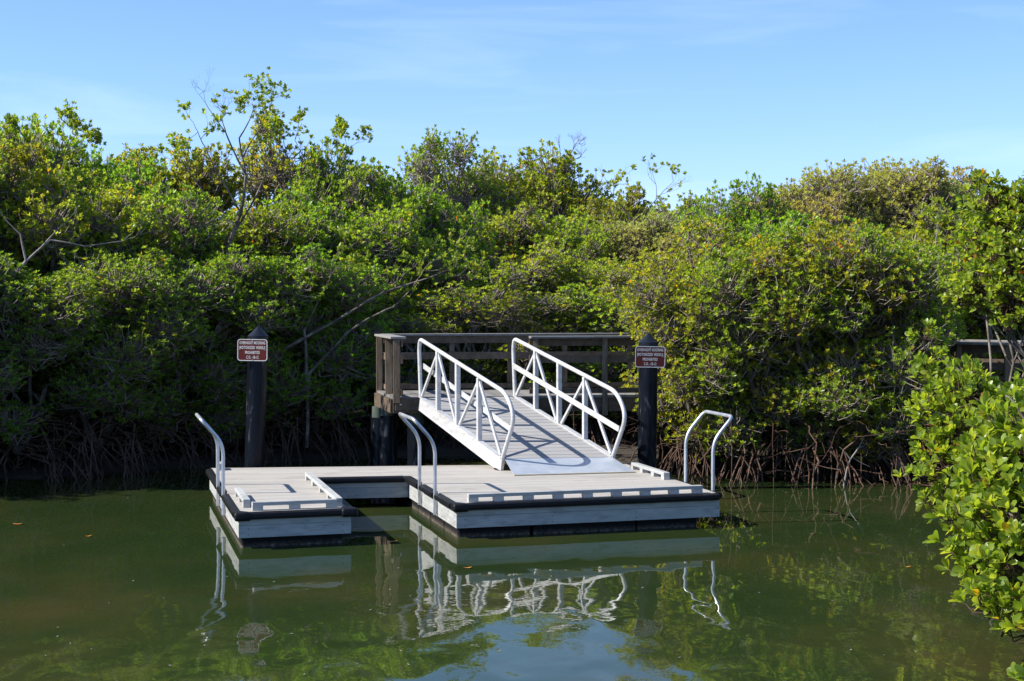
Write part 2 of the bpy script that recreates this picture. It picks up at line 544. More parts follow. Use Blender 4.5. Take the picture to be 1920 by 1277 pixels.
# ------------------------------------------------------------------ floating dock
FL = Vector((-3.30, 20.52, 0)); FR = Vector((2.75, 22.52, 0)); BR = Vector((1.78, 26.46, 0)); BL = Vector((-4.58, 25.76, 0))
ZD = 0.44
def Q(i, j, z=ZD, off=(0, 0)):
    p = (FL * (1 - i) + FR * i) * (1 - j) + (BL * (1 - i) + BR * i) * j
    e = (FR - FL).normalized(); n_ = (BL - FL).normalized()
    p = p + e * off[0] + n_ * off[1]
    return Vector((p.x, p.y, z))
IA, IC, JN = 0.218, 0.430, 0.70
dock = thing('floating_dock', 'pale grey U-shaped floating dock with black rubber bumpers and slotted toe rails', 'dock', (-0.9, 23.6, 0))
NB = 34
for k in range(NB):
    j0 = k / NB; j1 = (k + 1) / NB - 0.0004
    jm = (j0 + j1) / 2
    spans = [(0.004, 0.996)] if jm > JN else [(0.004, IA - 0.004), (IC + 0.004, 0.996)]
    for a, c in spans:
        MB().prism([Q(a, j0).xy, Q(c, j0).xy, Q(c, j1).xy, Q(a, j1).xy], ZD - 0.035, ZD + random.Random(k * 7 + int(a * 9)).uniform(-0.0006, 0.0006)) \
            .build('deck_board', M['deck'], dock)
# dark underframe closing the gaps
for poly in ([(0.01, 0.01), (IA - 0.01, 0.01), (IA - 0.01, 0.99), (0.01, 0.99)], [(IC + 0.01, 0.01), (0.99, 0.01), (0.99, 0.99), (IC + 0.01, 0.99)],
             [(IA - 0.008, JN + 0.01), (IC + 0.008, JN + 0.01), (IC + 0.008, 0.985), (IA - 0.008, 0.985)]):
    MB().prism([Q(i, j).xy for i, j in poly], 0.16, ZD - 0.045).build('underframe', M['screw'], dock)
# fascia boards: narrow strip above, wide board below, with screws
edges = [((0, 1), (0, 0)), ((0, 0), (IA, 0)), ((IA, 0), (IA, JN)), ((IA, JN), (IC, JN)), ((IC, JN), (IC, 0)), ((IC, 0), (1, 0)), ((1, 0), (1, 1)), ((1, 1), (0, 1))]
for (a, c) in edges:
    p = Q(*a); q = Q(*c); d = (q - p).normalized(); nrm = Vector((d.y, -d.x, 0))
    Lg = (q - p).length
    p2 = p + d * 0.004; q2 = q - d * 0.004
    MB().bar(p2.xy.to_3d() + Vector((0, 0, 0.316)) - nrm * 0.022, q2.xy.to_3d() + Vector((0, 0, 0.316)) - nrm * 0.022, 0.036, 0.067).build('fascia_strip', M['fascia'], dock)
    MB().bar(p2.xy.to_3d() + Vector((0, 0, 0.205)) - nrm * 0.020, q2.xy.to_3d() + Vector((0, 0, 0.205)) - nrm * 0.020, 0.038, 0.148).build('fascia_board', M['fascia'], dock)
    s_ = 0.12
    while s_ < Lg:
        for z in (0.165, 0.24):
            c0 = p + d * s_; c0.z = z
            MB().tube([c0 - nrm * 0.004, c0 + nrm * 0.003], 0.007, 6).build('screw', M['screw'], dock)
        s_ += 1.16
# rubber bumpers
def bumper(a, c, corner=False):
    p = Q(*a); q = Q(*c); d = (q - p).normalized(); nrm = Vector((d.y, -d.x, 0))
    n = max(2, int((q - p).length / 0.25))
    prof = [(-0.03, 0.352), (0.035, 0.352), (0.058, 0.366), (0.066, 0.395), (0.058, 0.424), (0.035, 0.438), (-0.03, 0.442)]
    rr_ = random.Random(int(a[0] * 97 + a[1] * 31 + c[0] * 11 + c[1] * 3))
    vs = []
    for k in range(n + 1):
        w_ = p.lerp(q, k / n)
        jz = rr_.uniform(-0.004, 0.004)
        for o_, z in prof:
            vs.append((w_.x + nrm.x * (o_ + jz), w_.y + nrm.y * (o_ + jz), z + jz * 0.6 + 0.002))
    m_ = len(prof)
    fs = [tuple(range(m_)), tuple(range(n * m_, (n + 1) * m_))[::-1]]
    for k in range(n):
        for i in range(m_):
            fs.append((k * m_ + i, k * m_ + (i + 1) % m_, (k + 1) * m_ + (i + 1) % m_, (k + 1) * m_ + i))
    MB().add(vs, fs).build('rubber_bumper', M['rubber'], dock, smooth=True)
for a, c in [((0, 0.985), (0, 0.595)), ((0, 0.555), (0, 0.405)), ((0, 0.365), (0, 0.025)), ((0.012, 0), (IA - 0.012, 0)), ((IA, 0.03), (IA, JN - 0.01)),
             ((IA + 0.006, JN), (IC - 0.012, JN)), ((IC, JN - 0.012), (IC, 0.505)), ((IC, 0.465), (IC, 0.275)), ((IC, 0.235), (IC, 0.03)),
             ((IC + 0.012, 0), (0.995, 0)), ((1, 0.02), (1, 0.065)), ((1, 0.1), (1, 0.33)), ((1, 0.37), (1, 0.98))]:
    bumper(a, c)
for i, j, wd in ((0, 0, 0), (IA, 0, 1), (IC, 0, 2)):
    dx = {0: (-0.055, 0.15), 1: (-0.13, 0.075), 2: (-0.055, 0.15)}[wd]
    c1 = Q(i, j)
    e = (FR - FL).normalized(); n_ = (BL - FL).normalized()
    poly = [c1 + e * dx[0] - n_ * 0.092, c1 + e * dx[1] - n_ * 0.092, c1 + e * dx[1] + n_ * 0.01, c1 + e * dx[1] * 0.2 + n_ * 0.17, c1 + e * dx[0] * 0.9 + n_ * 0.17]
    MB().prism([p.xy for p in poly], 0.342, 0.449).build('bumper_corner', M['rubber'], dock, smooth=True, bevel=0.03, seg=3)
# toe rails: plank on spaced blocks
def toe_rail(a, c, nblk, w_=0.09):
    p = Q(*a); q = Q(*c); d = (q - p).normalized()
    rail = MB().bar(p + Vector((0, 0, 0.082)), q + Vector((0, 0, 0.082)), w_, 0.045).build('toe_rail', M['fascia'], dock, bevel=0.004)
    for k in range(nblk):
        u = k / (nblk - 1)
        c0 = p.lerp(q, u)
        bl = 0.13
        s0 = -bl / 2 if 0 < k < nblk - 1 else (0 if k == 0 else -bl)
        MB().bar(c0 + d * s0 + Vector((0, 0, 0.030)), c0 + d * (s0 + bl) + Vector((0, 0, 0.030)), w_ - 0.006, 0.058).build('spacer_block', M['fascia'], rail)
toe_rail((0.458, 0.028), (0.965, 0.028), 9)
toe_rail((0.028, 0.03), (0.193, 0.03), 3)
toe_rail((0.199, 0.045), (0.199, 0.66), 5)
toe_rail((0.022, 0.085), (0.022, 0.33), 3)
toe_rail((0.022, 0.93), (0.022, 0.99), 2)
toe_rail((0.976, 0.42), (0.976, 0.80), 4)
# ladder hand hoops bolted to the sides of the dock
def hoop(i, j0, j1, side):
    e = (FR - FL).normalized() * side
    p0 = Q(i, j0) + e * 0.031; p1 = Q(i, j1) + e * 0.031
    pts = []
    for p, order in ((p0, 1), (p1, -1)):
        col = [Vector((p.x, p.y, 0.15)), Vector((p.x, p.y, ZD + 0.66)), Vector((p.x, p.y, ZD + 0.985)) + e * 0.29]
        pts += col if order == 1 else col[::-1]
    path = rounded(pts, [0.16, 0.10, 0.10, 0.16], 7)
    h = MB().tube(path, 0.0245, 12).build('ladder_hoop', M['alu'], dock, smooth=True)
    for p in (p0, p1):
        for z in (0.2, 0.36):
            MB().bar(Vector((p.x, p.y, z)) - e * 0.031, Vector((p.x, p.y, z)) - e * 0.0, 0.03, 0.05).build('mounting_bracket', M['alu'], h)
hoop(0, 0.575, 0.385, -1)
hoop(IC, 0.485, 0.255, -1)
hoop(1, 0.35, 0.083, 1)
# float drums under the frame
def drum(i0, i1, j0, j1):
    MB().prism([Q(i0, j0).xy, Q(i1, j0).xy, Q(i1, j1).xy, Q(i0, j1).xy], -0.42, 0.165).build('float_drum', M['float'], dock, bevel=0.03, seg=2)
js = [0.025, 0.20, 0.215, 0.39, 0.405, 0.58, 0.595, 0.77, 0.79, 0.97]
for a in range(0, 10, 2):
    drum(0.006, IA - 0.014, js[a], js[a + 1])
    drum(IC + 0.006, IC + 0.16, js[a], js[a + 1])
    drum(0.82, 0.955, js[a], js[a + 1])
drum(0.60, 0.76, 0.03, 0.2); drum(0.60, 0.76, 0.8, 0.97)
MB().bar(Q(IC + 0.165, 0.03, 0.0), Q(0.815, 0.03, 0.0), 0.08, 0.32).build('float_drum', M['float'], dock)

# ------------------------------------------------------------------ gangway
gang = thing('gangway', 'sloping aluminium gangway with truss handrails from the boardwalk down to the dock', 'gangway', (0.0, 26.5, 0))
GL0 = Vector((-0.144, 25.40, 0.62)); GR0 = Vector((1.517, 25.66, 0.62)); GL1 = Vector((-1.495, 27.95, 1.375)); GR1 = Vector((0.05, 28.22, 1.375))
def G(s, t_, h=0.0):
    return (GL0 * (1 - s) + GR0 * s) * (1 - t_) + (GL1 * (1 - s) + GR1 * s) * t_ + Vector((0, 0, h))
NG = 20
for k in range(NG):
    t0 = k / NG; t1 = (k + 1) / NG - 0.0035
    vs = [G(0.035, t0), G(0.965, t0), G(0.965, t1), G(0.035, t1)]
    vs += [q - Vector((0, 0, 0.03)) for q in vs]
    MB().add(vs, [(0, 1, 2, 3), (7, 6, 5, 4), (0, 4, 5, 1), (1, 5, 6, 2), (2, 6, 7, 3), (3, 7, 4, 0)]).build('deck_board', M['gangdeck'], gang)
for s in (0, 1):
    sg = 1 if s == 0 else -1
    a = G(s, -0.005, -0.095); b_ = G(s, 1.0, -0.095)
    MB().bar(a, b_, 0.055, 0.20).build('side_beam', M['alupaint'], gang, bevel=0.004)
    MB().bar(G(s, -0.005, 0.012), G(s, 1.0, 0.012), 0.085, 0.012).build('beam_flange', M['alupaint'], gang)
    MB().bar(G(s, -0.005, -0.2), G(s, 1.0, -0.2), 0.085, 0.012).build('beam_flange', M['alupaint'], gang)
    # hand rail with looped ends
    run = (GL1 - GL0); run_h = Vector((run.x, run.y, 0)).normalized()
    P = [G(s, 0.0, 0.0), G(s, 0.0, 0.70) - run_h * 0.40 - Vector((0, 0, 0.06)), G(s, 0.0, 1.01) - run_h * 0.13 - Vector((0, 0, 0.03)), G(s, 1.0, 0.955) + run_h * 0.02, G(s, 1.0, 0.80) + run_h * 0.06, G(s, 1.0, 0.0)]
    path = rounded(P, [0.22, 0.20, 0.12, 0.12], 7)
    MB().tube(path, 0.033, 14).build('hand_rail', M['alupaint'], gang, smooth=True)
    tp = [0.265, 0.525, 0.77]
    for t_ in tp:
        MB().bar(G(s, t_, 0.0), G(s, t_, 0.97), 0.075, 0.06, up=run_h).build('rail_post', M['alupaint'], gang, bevel=0.005)
    nrm = Vector((run_h.y, -run_h.x, 0)) * (0.0)
    for ta, ha, tb, hb in ((0.77, 0.94, 0.985, 0.03), (0.77, 0.94, 0.55, 0.03), (0.265, 0.94, 0.50, 0.03), (0.265, 0.94, 0.015, 0.03)):
        MB().bar(G(s, ta, ha), G(s, tb, hb), 0.038, 0.045).build('diagonal_brace', M['alupaint'], gang, bevel=0.004)
    side = Vector((run_h.y, -run_h.x, 0)) * sg
    MB().bar(G(s, -0.08, 0.50) + side * 0.045, G(s, 1.0, 0.52) + side * 0.045, 0.012, 0.085).build('mid_rail', M['alupaint'], gang)
    # foot bracket
    MB().bar(G(s, -0.01, -0.19), G(s, 0.06, -0.205), 0.11, 0.02).build('skid_foot', M['rubber'], gang)
# cross tube and hinge, transition plate
MB().bar(G(0.02, 1.0, -0.08), G(0.98, 1.0, -0.08), 0.06, 0.12).build('hinge_beam', M['alupaint'], gang)
for k in range(6):
    t_ = 0.06 + k * 0.17
    MB().bar(G(0.02, t_, -0.1), G(0.98, t_, -0.1), 0.05, 0.08).build('cross_beam', M['alupaint'], gang)
pA = G(0.02, -0.004, 0.0); pB = G(0.99, -0.004, 0.0)
pC = Vector((1.82, 25.10, ZD + 0.012)); pD = Vector((0.03, 24.66, ZD + 0.012))
vs = [pA, pB, pC, pD]; vs += [q - Vector((0, 0, 0.010)) for q in vs]
plate = MB().add(vs, [(0, 1, 2, 3), (7, 6, 5, 4), (0, 4, 5, 1), (1, 5, 6, 2), (2, 6, 7, 3), (3, 7, 4, 0)]).build('transition_plate', M['plate'], gang)
MB().bar(pD + Vector((0, -0.012, 0.0)), pC + Vector((0, -0.012, 0.0)), 0.02, 0.014).build('plate_edge', M['plate_edge'], plate)

# ------------------------------------------------------------------ mooring piles and their signs
def cpile(base, top, zt, ztip, label):
    o = thing('mooring_pile', label, 'piling', (base[0], base[1], 0), 'black wrapped mooring piles at the back of the dock')
    f = lambda z: (base[0] + (top[0] - base[0]) * (z / zt), base[1] + (top[1] - base[1]) * (z / zt))
    rr_ = random.Random(int(zt * 100))
    prof = [(0.150 + rr_.uniform(-0.003, 0.003), -0.8 + k * (zt + 0.8) / 24) for k in range(25)]
    MB().lathe(f, prof, 28).build('pile_shaft', M['wrap'], o, smooth=True)
    MB().lathe(f, [(0.157, zt - 0.07), (0.159, zt), (0.150, zt + 0.006), (0.004, ztip)], 32).build('cone_cap', M['cap'], o, smooth=True)
    return o
cpile((-3.965, 26.10), (-3.885, 26.10), 2.435, 2.585, 'black mooring pile with cone cap behind the narrow finger of the dock')
cpile((2.12, 26.80), (2.145, 26.80), 2.315, 2.47, 'black mooring pile with cone cap beside the gangway foot')

def text_mesh(body, size, xs, m, parent, loc_fn):
    cu = bpy.data.curves.new('lettering', 'FONT')
    cu.body = body; cu.size = size; cu.align_x = 'CENTER'; cu.align_y = 'CENTER'
    cu.offset = 0.0014; cu.extrude = 0.0006; cu.resolution_u = 3; cu.space_character = 1.12
    to = bpy.data.objects.new('tmp', cu)
    COL.objects.link(to)
    dg = bpy.context.evaluated_depsgraph_get()
    me = bpy.data.meshes.new_from_object(to.evaluated_get(dg))
    bpy.data.objects.remove(to)
    xsv = [v.co.x for v in me.vertices]
    wd = max(xsv) - min(xsv)
    k = xs / wd
    for v in me.vertices:
        v.co = loc_fn(v.co.x * k, v.co.y, v.co.z)
    me.name = 'lettering'
    me.materials.clear(); me.materials.append(m)
    o = bpy.data.objects.new('lettering', me)
    COL.objects.link(o); o.parent = parent
    return o

def sign(c, yaw, roll, label):
    root = thing('mooring_sign', label, 'sign', c, 'brown mooring signs on the piles')
    root.rotation_euler = (0, roll, yaw)
    W_, H_ = 0.472, 0.332
    def rr_poly(w_, h_, r_, y0, y1, hole=None):
        pts = []
        for cx, cz, a0 in ((w_ / 2 - r_, h_ / 2 - r_, 0), (-w_ / 2 + r_, h_ / 2 - r_, 90), (-w_ / 2 + r_, -h_ / 2 + r_, 180), (w_ / 2 - r_, -h_ / 2 + r_, 270)):
            for k in range(6):
                a = R(a0 + 18 * k)
                pts.append((cx + r_ * math.cos(a), cz + r_ * math.sin(a)))
        return pts
    def local(name, m, vs, fs, par=root):
        me = bpy.data.meshes.new(name); me.from_pydata(vs, [], fs)
        bm = bmesh.new(); bm.from_mesh(me); bmesh.ops.recalc_face_normals(bm, faces=bm.faces); bm.to_mesh(me); bm.free()
        me.materials.append(m)
        o = bpy.data.objects.new(name, me); COL.objects.link(o); o.parent = par
        return o
    po = rr_poly(W_, H_, 0.045, 0, 0); n = len(po)
    vs = [(x, 0.0, z) for x, z in po] + [(x, -0.003, z) for x, z in po]
    fs = [tuple(range(n)), tuple(range(n, 2 * n))[::-1]] + [(i, (i + 1) % n, n + (i + 1) % n, n + i) for i in range(n)]
    local('sign_panel', M['signbrown'], vs, fs)
    pi_ = rr_poly(W_ - 0.024, H_ - 0.024, 0.034, 0, 0)
    vs = [(x, -0.0030, z) for x, z in po] + [(x, -0.0030, z) for x, z in pi_] + [(x, -0.0050, z) for x, z in po] + [(x, -0.0050, z) for x, z in pi_]
    fs = []
    for i in range(n):
        k = (i + 1) % n
        fs += [(2 * n + i, 2 * n + k, 3 * n + k, 3 * n + i), (i, k, 2 * n + k, 2 * n + i), (n + i, n + k, 3 * n + k, 3 * n + i)]
    local('sign_border', M['signwhite'], vs, fs)
    for line, z, wd, sz in (('OVERNIGHT MOORING', 0.107, 0.405, 0.062), ('MOTORIZED VESSELS', 0.035, 0.405, 0.062), ('PROHIBITED', -0.040, 0.232, 0.062), ('C.O. -18-12', -0.112, 0.195, 0.062)):
        text_mesh(line, sz, wd, M['signwhite'], root, lambda x, y, zz, z=z: Vector((x, -0.0042 - zz, y + z)))
    for x, z in ((-0.195, 0.008), (0.198, 0.004), (0, 0.150), (0, -0.150)):
        vs = [(x + 0.007 * math.cos(a * math.pi / 4), yy, z + 0.007 * math.sin(a * math.pi / 4)) for yy in (-0.003, -0.010) for a in range(8)]
        local('bolt', M['bolt'], vs, [tuple(range(8)), tuple(range(8, 16))[::-1]] + [(i, (i + 1) % 8, 8 + (i + 1) % 8, 8 + i) for i in range(8)])
    return root
sign((-3.945, 25.925, 2.222), R(-9), R(0.5), 'brown mooring sign on the pile behind the narrow dock finger')
sign((2.158, 26.625, 2.091), R(1.5), R(1.0), 'brown mooring sign on the pile right of the gangway')

# ------------------------------------------------------------------ boardwalk
bw = thing('boardwalk', 'weathered timber boardwalk with railings running behind the mangroves', 'boardwalk', (1.0, 29.0, 0))
NE = [(-1.97, 28.28), (2.5, 28.97), (5.6, 29.1), (7.2, 28.6), (10.0, 27.0), (14.0, 24.0)]
def ne_at(x):
    return np.interp(x, [p[0] for p in NE], [p[1] for p in NE])
def bz(x):
    return float(np.interp(x, [2.5, 8], [0.0, -0.11]))
DEP = 1.95
def edge_pt(x, off, z):
    """point at x along the near edge, off metres to the back"""
    return Vector((x - off * 0.22 if x < -1.5 else x - off * max(0.0, 0.22 - (x + 1.5) * 0.05), ne_at(x) + off, z + bz(x)))
ZB = 1.36
x = -1.97
k = 0
rb = random.Random(5)
while x < 12.5:                              # planks run front to back
    x1 = x + 0.14 - 0.007
    z = rb.uniform(-0.003, 0.003)
    a = edge_pt(x, -0.03 + rb.uniform(-0.008, 0.008), ZB + z); b_ = edge_pt(x1, -0.03 + rb.uniform(-0.008, 0.008), ZB + z); c = edge_pt(x1, DEP + 0.03, ZB + z); d = edge_pt(x, DEP + 0.03, ZB + z)
    MB().prism([tuple(a), tuple(b_), tuple(c), tuple(d)], 0, 0.038).build('deck_plank', M['woodgrey'], bw)
    x += 0.14
segs = [-1.97, 0.3, 2.5, 5.6, 7.2, 10.0, 12.4]
for i in range(len(segs) - 1):
    for off in (0.02, DEP * 0.5, DEP - 0.02):
        a = edge_pt(segs[i], off, ZB - 0.155); b_ = edge_pt(segs[i + 1], off, ZB - 0.155)
        d = (b_ - a).normalized()
        MB().bar(a, b_ - d * 0.004, 0.045, 0.225).build('rim_beam', M['wood'], bw)
# end beams at the left
MB().bar(edge_pt(-1.99, 0.05, ZB - 0.155), edge_pt(-1.99, DEP, ZB - 0.155), 0.045, 0.225).build('rim_beam', M['wood'], bw)
MB().bar(edge_pt(-1.94, -0.045, ZB - 0.12), edge_pt(-1.28, -0.045, ZB - 0.12), 0.05, 0.20).build('ledger_board', M['wood'], bw)
for xx in (-1.86, -1.55):
    MB().tube([edge_pt(xx, -0.070, ZB - 0.12), edge_pt(xx, -0.082, ZB - 0.12)], 0.018, 8).build('bolt', M['bolt'], bw)
RH = 0.985
def rail_line(xs, off, posts, face, caps=True):
    """cap, top board, mid board and low board between the x stations; posts of their own"""
    for i in range(len(xs) - 1):
        a = xs[i]; b_ = xs[i + 1] - 0.004
        cap = MB().bar(edge_pt(a, off, ZB + RH), edge_pt(b_, off, ZB + RH), 0.24, 0.038).build('cap_rail', M['woodgrey'], bw, bevel=0.004)
        for z, h in ((RH - 0.085, 0.125), (RH - 0.37, 0.125), (0.075, 0.085)):
            MB().bar(edge_pt(a, off + face * 0.066, ZB + z), edge_pt(b_, off + face * 0.066, ZB + z), 0.038, h).build('rail_board', M['wood'], bw)
    for px_ in posts:
        MB().bar(edge_pt(px_, off, ZB - 0.34), edge_pt(px_, off, ZB + RH - 0.022), 0.09, 0.09, up=(0, 1, 0)).build('rail_post', M['woodpost'], bw)
rail_line([-1.9, 0.3, 2.5, 5.6, 7.2, 10.0, 12.4], DEP - 0.03, [-0.72, 0.22, 1.12, 2.2, 3.3, 4.4, 5.5, 6.6, 7.7, 9.0], -1)
rail_line([0.30, 2.5, 5.6, 7.2, 10.0, 12.4], 0.0, [0.40, 1.57, 2.72, 3.9, 5.1, 6.3, 7.45, 8.15, 9.5], 1)
# left end railing of the landing
e0 = edge_pt(-1.90, -0.10, ZB); e1 = edge_pt(-1.90, DEP + 0.06, ZB)
for u, wd, ln in ((0.03, 0.115, 0.10), (0.44, 0.12, 0.34), (0.97, 0.11, 0.34)):
    c0 = e0.lerp(e1, u)
    MB().bar(c0 + Vector((-0.02, 0, -ln)), c0 + Vector((-0.02, 0, RH - 0.022)), wd, 0.11, up=(0, 1, 0)).build('rail_post', M['woodpost'], bw, bevel=0.006)
MB().bar(e0 + Vector((0.0, 0, RH + 0.001)), e1 + Vector((0.0, 0, RH + 0.001)) - (e1 - e0).normalized() * 0.20, 0.26, 0.038).build('cap_rail', M['woodgrey'], bw, bevel=0.004)
for z, h in ((RH - 0.085, 0.12), (RH - 0.37, 0.12), (0.075, 0.085)):
    MB().bar(e0 + Vector((0.06, 0, z)), e1 + Vector((0.06, 0, z)), 0.036, h).build('rail_board', M['wood'], bw)
# support piles with green timber above black sleeves
for px_, off, gz in ((-1.90, 1.05, 0.98), (-1.55, 0.25, 0.88), (-1.95, 1.75, 0.9), (0.55, 0.2, 0.9), (0.5, 1.75, 0.9), (2.92, 0.2, 0.9), (2.8, 1.7, 0.9), (3.52, 0.2, 0.9), (5.4, 0.2, 0.8), (5.3, 1.7, 0.8),
                     (7.9, 0.3, 0.8), (7.9, 1.7, 0.8), (10.5, 0.3, 0.8), (10.5, 1.7, 0.8)):
    c0 = edge_pt(px_, off, 0)
    pl = MB().lathe((c0.x, c0.y), [(0.135, gz - 0.02), (0.13, ZB + bz(px_) - 0.27)], 18).build('support_pile', M['greensleeve'], bw, smooth=True)
    MB().lathe((c0.x, c0.y), [(0.15, -0.9), (0.152, 0.3), (0.15, gz)], 18).build('pile_sleeve', M['wrap'], pl, smooth=True)

# ------------------------------------------------------------------ mangroves
def unit(v):
    return v / (np.linalg.norm(v, axis=-1, keepdims=True) + 1e-9)

def rosette_leaves(rs, P, A, L=0.095, per=(7, 9), W=0.24):
    """whorls of obovate leaves at twig tips; returns leaf base, dir, side, normal, length, tone"""
    n = len(P)
    k = per[1]
    cnt = rs.randint(per[0], per[1] + 1, n)
    keep = (np.arange(k)[None] < cnt[:, None]).ravel()
    h = np.where(np.abs(A[:, 2:3]) < 0.9, np.array([[0, 0, 1.0]]), np.array([[1.0, 0, 0]]))
    U = unit(np.cross(A, h)); Wv = np.cross(A, U)
    phi = (np.arange(k)[None] * 2.399 + rs.uniform(0, 6.28, (n, 1)) + rs.uniform(-0.4, 0.4, (n, k)))
    th = R(14) + R(56) * (np.arange(k)[None] / k) + rs.uniform(-0.22, 0.22, (n, k))
    rad = U[:, None] * np.cos(phi)[..., None] + Wv[:, None] * np.sin(phi)[..., None]
    D = unit(A[:, None] * np.cos(th)[..., None] + rad * np.sin(th)[..., None])
    N = unit(A[:, None] * np.sin(th)[..., None] - rad * np.cos(th)[..., None])
    tw = rs.uniform(-0.35, 0.35, (n, k, 1))
    S = np.cross(D, N)
    N2 = N * np.cos(tw) + S * np.sin(tw); S2 = np.cross(D, N2)
    ln = L * rs.uniform(0.72, 1.15, (n, k))
    base = P[:, None] + D * 0.006
    lowf = 0.5 + 0.5 * np.sin(P[:, 0:1] * 3.1 + 1.0) * np.sin(P[:, 1:2] * 2.7 + 2.0) * np.sin(P[:, 2:3] * 3.7)
    tr = lowf * 0.14 + rs.uniform(0, 1, (n, 1)) * 0.36 + rs.uniform(0, 1, (n, k)) * 0.46
    rare = rs.uniform(0, 1, (n, k)) > 0.980
    tr = np.where(rare, rs.uniform(0.965, 1.0, (n, k)), np.minimum(tr, 0.94))
    f = lambda a: a.reshape(-1, *a.shape[2:])[keep]
    return f(base), f(D), f(S2), f(N2), f(ln), f(tr)

def leaves_lo(base, D, S, N, ln, tone, W=0.23):
    l = ln[:, None]
    b = base; tip = base + D * l - N * l * 0.06
    c1 = base + D * l * 0.60 + S * l * W + N * l * 0.07
    c2 = base + D * l * 0.60 - S * l * W + N * l * 0.07
    V = np.stack([b, c1, tip, c2], 1).reshape(-1, 3)
    o = np.arange(len(base))[:, None] * 4
    F = np.stack([o + [[0, 1, 2]], o + [[0, 2, 3]]], 1).reshape(-1, 3)
    return V, F, np.repeat(tone, 2)

def leaves_hi(base, D, S, N, ln, tone, W=0.23):
    l = ln[:, None]
    def p(u, s, h): return base + D * l * u + S * l * s + N * l * h
    pts = [p(0, 0, 0), p(0.12, 0.02, 0.0), p(0.42, W * 0.78, 0.075), p(0.74, W, 0.055), p(0.95, W * 0.5, -0.02), p(1.0, 0, -0.05), p(0.95, -W * 0.5, -0.02), p(0.74, -W, 0.055),
           p(0.42, -W * 0.78, 0.075), p(0.12, -0.02, 0.0), p(0.45, 0, 0.015), p(0.76, 0, 0.0)]
    V = np.stack(pts, 1).reshape(-1, 3)
    o = np.arange(len(base))[:, None] * 12
    tri = [(0, 1, 10), (1, 2, 10), (2, 3, 11), (2, 11, 10), (3, 4, 11), (4, 5, 11), (5, 6, 11), (6, 7, 11), (7, 8, 11), (8, 10, 11), (8, 9, 10), (9, 0, 10)]
    F = np.stack([o + [list(q)] for q in tri], 1).reshape(-1, 3)
    return V, F, np.repeat(tone, len(tri))

def clump_points(rs, clumps, dens):
    """twig tips spread through the outer part of each lobed clump; axis outward and up"""
    P = []; A = []; Cn = []
    for (cx, cy, cz, rx, ry, rz) in clumps:
        area = 4 * math.pi * ((rx * ry) ** 1.6 / 3 + (rx * rz) ** 1.6 / 3 + (ry * rz) ** 1.6 / 3) ** (1 / 1.6)
        n = int(area * dens)
        d = unit(rs.normal(0, 1, (n, 3)))
        # lumps: radius varies with direction
        ph = rs.uniform(0, 6.28, 6)
        lump = 1 + 0.16 * np.sin(d[:, 0] * 5 + ph[0]) * np.sin(d[:, 1] * 5 + ph[1]) + 0.16 * np.sin(d[:, 2] * 6 + ph[2]) * np.sin(d[:, 0] * 4 + ph[3])
        rad = (0.42 + 0.70 * rs.uniform(0, 1, n) ** 0.75) * lump
        p = d * rad[:, None] * np.array([rx, ry, rz]) + np.array([cx, cy, cz])
        P.append(p)
        A.append(unit(d * 0.75 + np.array([0, 0, 0.75]) + rs.normal(0, 0.35, (n, 3))))
        Cn.append(np.tile(np.array([[cx, cy, cz]]), (n, 1)))
    return np.concatenate(P), np.concatenate(A), np.concatenate(Cn)

def wiggle_path(rs, a, b, n=7, amp=0.12, sag=0.0):
    a = np.array(a, float); b = np.array(b, float)
    ts = np.linspace(0, 1, n)
    L_ = np.linalg.norm(b - a)
    off = rs.normal(0, amp * L_ / 3, (n, 3)); off[0] = 0; off[-1] = 0
    off = (off + np.roll(off, 1, 0)) / 2; off[0] = 0; off[-1] = 0
    p = a + (b - a) * ts[:, None] + off
    p[:, 2] += sag * 4 * ts * (1 - ts)
    return p

def path_frustums(paths, n=6):
    A = []; B = []; ra = []; rb_ = []
    for p, r0, r1 in paths:
        m_ = len(p) - 1
        for i in range(m_):
            A.append(p[i]); B.append(p[i + 1])
            ra.append(r0 + (r1 - r0) * i / m_); rb_.append(r0 + (r1 - r0) * (i + 1) / m_)
    return frustums(A, B, np.array(ra), np.array(rb_), n)

def merge_q(parts):
    Vs = []; Fs = []; o = 0
    for V_, F_ in parts:
        Vs.append(V_); Fs.append(F_ + o); o += len(V_)
    return np.concatenate(Vs), np.concatenate(Fs)

def crown_mesh(name, seed, clumps, dens, L=0.095, lo=True, W=0.23, per=(7, 9), leafm='leaf'):
    rs = np.random.RandomState(seed)
    P, A, Cn = clump_points(rs, clumps, dens)
    lv = rosette_leaves(rs, P, A, L, per)
    V_, F_, T_ = (leaves_lo if lo else leaves_hi)(*lv, W=W)
    me = np_mesh(name, V_, F_, T_)
    me.materials.append(M[leafm])
    # twigs, tip towards the clump's heart
    ln = rs.uniform(0.22, 0.55, (len(P), 1))
    inn = unit(unit(Cn - P) * 0.95 - A * 0.3 + rs.normal(0, 0.25, P.shape))
    mid = P - A * ln * 0.35
    tw = merge_q([frustums(P, mid, 0.0045, 0.006, 3), frustums(mid, mid + inn * np.minimum(ln, np.linalg.norm(Cn - mid, axis=1, keepdims=True)), 0.006, 0.010, 3)])
    tme = np_mesh('twigs', *tw)
    tme.materials.append(M['twig'])
    return me, tme

